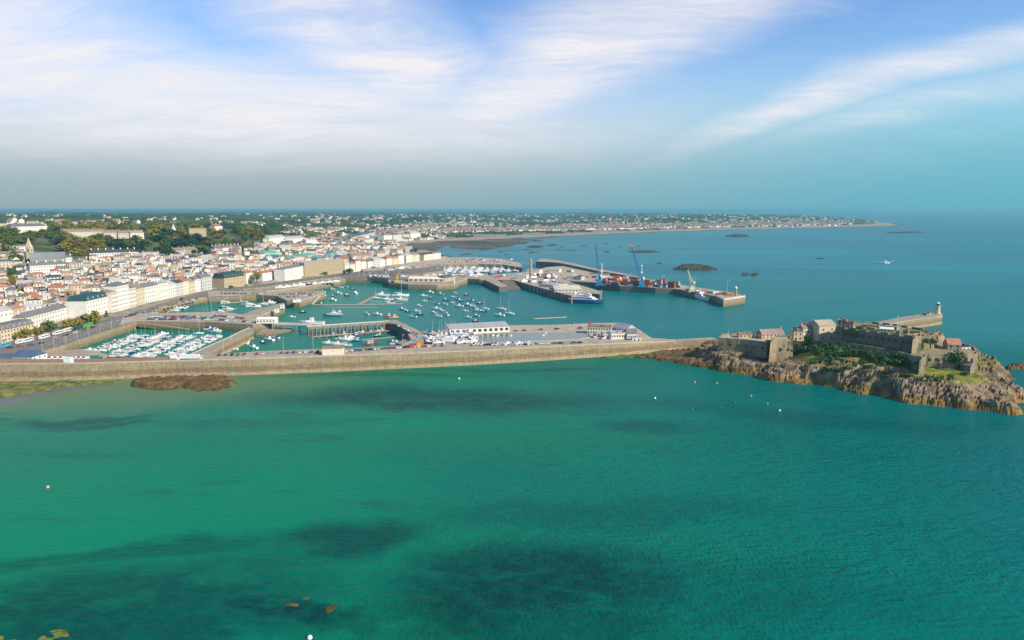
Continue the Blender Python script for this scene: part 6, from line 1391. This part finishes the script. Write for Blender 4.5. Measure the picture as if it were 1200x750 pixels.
def lattice(m, a, b, w0, w1, r, n=9):
    a = Vector(a); b = Vector(b); d = (b-a).normalized(); u = d.cross(Vector((0,1,0))).normalized(); v = d.cross(u); prev = None
    for i in range(n+1):
        t = i/n; c = a+(b-a)*t; w_ = lerp(w0, w1, t)/2; q = [c+u*w_+v*w_, c-u*w_+v*w_, c-u*w_-v*w_, c+u*w_-v*w_]
        if prev:
            for k in range(4): m.tube(prev[k], q[k], r, n=4); m.tube(prev[k], q[(k+1)%4], r*.6, n=4)
        prev = q
def harbour_crane(px, py, tip, m_, label, hcab=14, orange=False, s=1.0, w_=3.0):
    p = P(px, py, 8.1); r_ = empty('harbour_crane', p)
    d = ray(*tip); t = (p.y)/d.y; T = Vector((d.x*t-p.x, 0, H+d.z*t-p.z))
    b = MB().box((0,0,1.3),(9*s,6*s,1.4))
    for a in (-4.2*s, 4.2*s):
        for c in (-3.4*s, 3.4*s): b.box((a, c, .6), (2.2*s,2.2*s,1.2))
    b.build('chassis', m_, r_)
    MB().tube((0,0,2),(0,0,hcab),1.15*s,.9*s,8).build('tower', m_, r_); MB().box((-.6*s,0,4.5*s),(6*s,4.6*s,4*s)).build('machine_house', m_, r_)
    MB().box((1.8*s,-1.2,hcab-1),(2.6*s,2.4*s,2.6*s)).build('cab', M_gel, r_)
    m = MB(); lattice(m, (0,0,hcab*.55), T, w_*s*.8, .9*s, .23*s, 12); m.build('boom', m_, r_)
    m = MB(); m.tube((0,0,hcab+5*s), T*.8, .12, n=4).tube((0,0,hcab), (0,0,hcab+5*s), .5*s, .3*s, 5); m.build('stay', m_, r_)
    if orange: MB().box((T.x,0,T.z),(3.4,2.6,3.4)).build('boom_tip', M_org, r_)
    tag(r_, label, 'crane'); return r_
harbour_crane(702.5,334.6,(698,286.5),mat('faded_blue',(.03,.22,.45),.6,.15),'blue harbour crane with a near vertical boom next to the ferry pier',16,s=1.2,w_=3.6)
harbour_crane(752,336.2,(740,288),mat('faded_blue',(.03,.22,.45),.6,.15),'leaning blue harbour crane with an orange boom tip among the containers',14,orange=True,s=1.25,w_=4.2)
harbour_crane(811,342,(806,316.5),mat('cream_steel',(.66,.62,.40),.5,.1),'cream white crane standing behind the white ferry',14,s=1.1,w_=3.4)
harbour_crane(465,331.4,(467,318.5),M_yel,'yellow jib crane on the fish quay above the tall masted yacht',9,s=.75,w_=2.2)
for x, y, y2, l in ((705,333,309.5,'white floodlight mast beside the blue crane'),(751.5,333,311,'white floodlight mast behind the leaning crane'),(622,322.5,303.5,'square brown lattice tower at the northern marina mouth')):
    p = P(x, y, 8.1); d = ray(x, y2); hh = H+d.z*p.y/d.y-8.1; r_ = empty('light_mast', p)
    MB().tube((0,0,0),(0,0,hh),.7 if x != 622 else 2.4,.5 if x != 622 else 2.2,8).build('mast', M_gel if x != 622 else mat('tower_concrete', (.36,.31,.24), .9), r_); MB().box((0,0,hh*.62),(3.2,2.4,2)).box((0,0,hh),(2.4,2.4,1.2)).build('lamp_head', M_gel, r_); tag(r_, l, 'light mast')
p = P(862,346.4,8.1); r_ = empty('pier_light', p); MB().tube((0,0,0),(0,0,9.5),1.7,1.3,10).build('tower', mat('tower_concrete', (.36,.31,.24), .9), r_); MB().lathe([(2.0,9.5),(2.0,10.4),(1.0,11.8),(.2,12.4)],n=10).build('lantern', M_gel, r_); tag(r_, 'small light tower with a white top on the outer pier head', 'pier light')
# white parapet of the pier head
m = MB()
for a, b in (((848,352),(873.3,348)), ((838,347),(848,352))):
    A = P(*a, 8.1); B = P(*b, 8.1); d = B-A; c = (A+B)/2; m.box((c.x, c.y+.9, 9.0), (d.length-1, 1.0, 2.0), atan2(d.y, d.x))
tag(m.build('parapet_wall', mat('white_coping', (.62,.58,.52), .8)), 'white painted parapet wall round the outer pier head', 'wall')
# ferry pier piles and pale fenders
fpier = [o for o in COL.objects if o.name.startswith('ferry_pier')][0]
for i in range(12):
    t = i/11; q = P(lerp(622,667,t), lerp(335,347.2,t), 7.5); h_ = 10
    MB().box((q.x-.3, q.y-1.3, 2.2), (2.0,1.6,10.5)).build('fender_pile', M_tan if i > 2 else M_quay, fpier)
for x, y in ((703.5,346.5),(704.5,344),(670,348.5)): q = P(x, y, 8); MB().box((q.x, q.y-1, 5), (1.6,1.6,16 if x > 700 else 12)).build('mooring_pile', M_teak, fpier)
MB().box((0,0,1.6),(9,6,.3)).box((-3.6,-2,.8),(.3,.3,1.6)).box((3.6,-2,.8),(.3,.3,1.6)).box((-3.6,2,.8),(.3,.3,1.6)).box((3.6,2,.8),(.3,.3,1.6)).add([(-5,-3.4,1.75),(5,-3.4,1.75),(5,3.4,1.75),(-5,3.4,1.75),(0,0,4.2)],[(0,1,4),(1,2,4),(2,3,4),(3,0,4)]).build('canopy', mat('red_canopy',(.62,.06,.08),.6,.1), None, P(583,325.4,8)); tag(bpy.data.objects['canopy'], 'bright red pitched canopy on the ferry terminal quay', 'canopy')
# sea wall arches of the quay
# ---------------------------------------------------------------- jetties, bridge, pontoons
M_pile = mat('timber_pile', (.33,.24,.15), .9, .3, .8)
def jetty(name, label, a, b, z, w_, pile=5.0, deck=M_tan, th=.7, cat='jetty', rails=True, tall=0, pm_=None):
    A = P(*a, z); B = P(*b, z); d = B-A; L = d.length; c = (A+B)/2; r_ = empty(name, Vector((c.x, c.y, 0)), atan2(d.y, d.x))
    MB().box((0,w_/2,z-th/2),(L,w_,th)).build('deck', deck, r_); n = max(2, int(L/pile))
    n = min(n, 46)
    for i in range(n+1):
        x = -L/2+L*i/n
        pb = MB().box((x*.995,-.35,(z-3)/2+(.9 if tall and i % tall == 0 else 0)),(.7,.7,z+3+(1.8 if tall and i % tall == 0 else 0))); pb.build('pile', pm_ or M_pile, r_)
        if i % 2 == 0: MB().box((x*.99,w_-.4,(z-3)/2-.2),(.7,.7,z+3-.4)).build('pile', pm_ or M_pile, r_)
    if rails: MB().box((0,w_-.1,z+.55),(L,.08,1.1)).build('railing', M_alu, r_)
    return tag(r_, label, cat)
jetty('fishing_jetty', 'long timber piled fishing jetty crossing the middle of the harbour', (361,385),(459,378.6),7.6,11,3.6,tall=2)
jetty('lower_walkway', 'low timber landing stage beneath the long fishing jetty', (366,394.5),(459,387.2),2.2,2.2,6,rails=False)
pontoon((424,398.6),(470,394.2), 2.4, label='brown fishing pontoon nearest the shaded quay arm', m_=M_teak)
jetty('footbridge', 'straight grey footbridge linking the granite pier to the superyacht berth', (319,379.9),(361,381.2),7.6,7,12,deck=mat('bridge_deck',(.50,.49,.45),.8),cat='bridge')
slab('landing_stage', 'low tan landing stage under the footbridge', 'landing', [(300,391.5),(312,391),(342,386),(342,383.4),(312,384)], 2.4, M_tan, M_wall2)
for a, b, w_, l, mm in (((364,357.2),(420,357.2),2.4,'left half of the long floating walkway across the harbour',None), ((420,357),(472,355.9),2.4,'right half of the long floating walkway with berthed yachts',None), ((393,360.8),(442,360.5),3.4,'brown detached floating breakwater pontoon below the long walkway',M_teak), ((626,373.6),(664,371.8),3.0,'grey floating pontoon lying alone before the ferry pier',M_kerb), ((436,349.6),(478,349.2),2.2,'visitor pontoon behind the large yachts',None), ((435,353.4),(478,353),2.2,'middle visitor pontoon between the yacht rows',None)):
    pontoon(a, b, w_, label=l, m_=mm)
A = P(421,356.4,.6); B = P(441,346.4,.6)
def gang(a, b, za, zb, w_, label, m_=M_teak):
    A = P(*a, za); B = P(*b, zb); d = (B-A); n_ = Vector((-d.y, d.x, 0)).normalized()*w_/2
    m = MB(); m.add([A-n_, A+n_, B+n_, B-n_]+[q+Vector((0,0,.7)) for q in (A-n_, A+n_, B+n_, B-n_)], [(0,1,2,3),(7,6,5,4),(0,4,5,1),(1,5,6,2),(2,6,7,3),(3,7,4,0)][::1]); tag(m.build('gangway', m_), label, 'gangway')
gang((421,356.6),(440,347), .1, .1, 5, 'wide brown timber walkway running diagonally to the visitor berths')
gang((163,378.2),(222,386.2), 7.2, .8, 2.2, 'long tan gangway sloping down the face of the granite car pier', M_tan)
gang((366,356.9),(374.5,347.3), .8, 7.4, 2.6, 'pale access ramp at the end of the square-ended pier', M_kerb)
gang((378,327),(384,325), 8, 8, 1, 'short brown gangway on the straight pier top') if False else None
gang((361,381.5),(371,377.5), 1.2, .6, 6, 'brown timber landing beside the largest superyacht')
# tower-like white post
MB().tube((0,0,0),(0,0,9),1.0,.8,8).lathe([(1.1,9),(.9,10),(.1,10.8)],n=8).build('harbour_light', M_gel, None, P(532.5,332.6,8)); tag(bpy.data.objects['harbour_light'], 'short white harbour light post on the fish quay corner', 'harbour light')
b_ = empty('channel_marker', P(671.5,379,0)); MB().lathe([(1.6,0),(1.6,.8),(.5,1.6),(.4,4.2)],n=10).build('float', M_grn, b_); MB().lathe([(.1,4.2),(1.0,4.3),(.05,6.0)],n=8).build('topmark', M_grn, b_); b_.scale = (1.15,)*3; tag(b_, 'green conical channel marker floating off the grey pontoon', 'channel marker')
fl = empty('signal_mast', P(691,386.6,8.05)); MB().tube((0,0,0),(0,0,7.5),.22,.15).build('pole', M_gel, fl); MB().box((0,0,7),(2.2,2.2,2.6)).build('lantern', M_redh, fl); tag(fl, 'short post with a red lantern at the left end of the seaward clubhouse', 'signal light')
# stone plinth in the yard
slab('stone_plinth', 'round topped brown stone mound at the foot of the shaded quay arm', 'mound', [(463,401.5),(470,403.6),(484,403.4),(489,400),(484,397.4),(474,397.6)], 5.2, M_wall2, M_wall2)
slab('boatyard_plinth', 'square stone block with sloping top in the boatyard beside the long shed', 'plinth', [(516,389),(524,389.4),(525,387),(518,386.4)], 12.5, M_tan, M_wall2)
slab('boatyard_plinth', 'round stone store at the west side of the boatyard', 'plinth', [(505.5,391.6),(511,392),(513,390),(510,388.6),(506,389.2)], 12.0, M_kerb, M_wall2)
for i, (x, y, m_, l) in enumerate(((491,399,M_sky,'sky blue cabin at the bend of the quay arm'),(492.5,402,M_org,'orange cabin below the sky blue one on the quay arm'),(483,405.5,M_sky,'sky blue storage container on the breakwater road'),(484,407,M_redh,'crimson storage container beside a yellow one'),(489.5,406.8,M_yel,'yellow storage container beside a crimson one'),(460,331.2,M_blue,'bright blue steel box hanging over the fish quay edge'))):
    o = MB().box((0,0,1.4),(6,2.6,2.8)).box((0,0,2.85),(6.1,2.7,.1)).build('storage_container', m_, None, P(x, y, 8.05 if i < 2 else 9.05 if i < 5 else 8), .1); tag(o, l, 'container')
finish_labels()
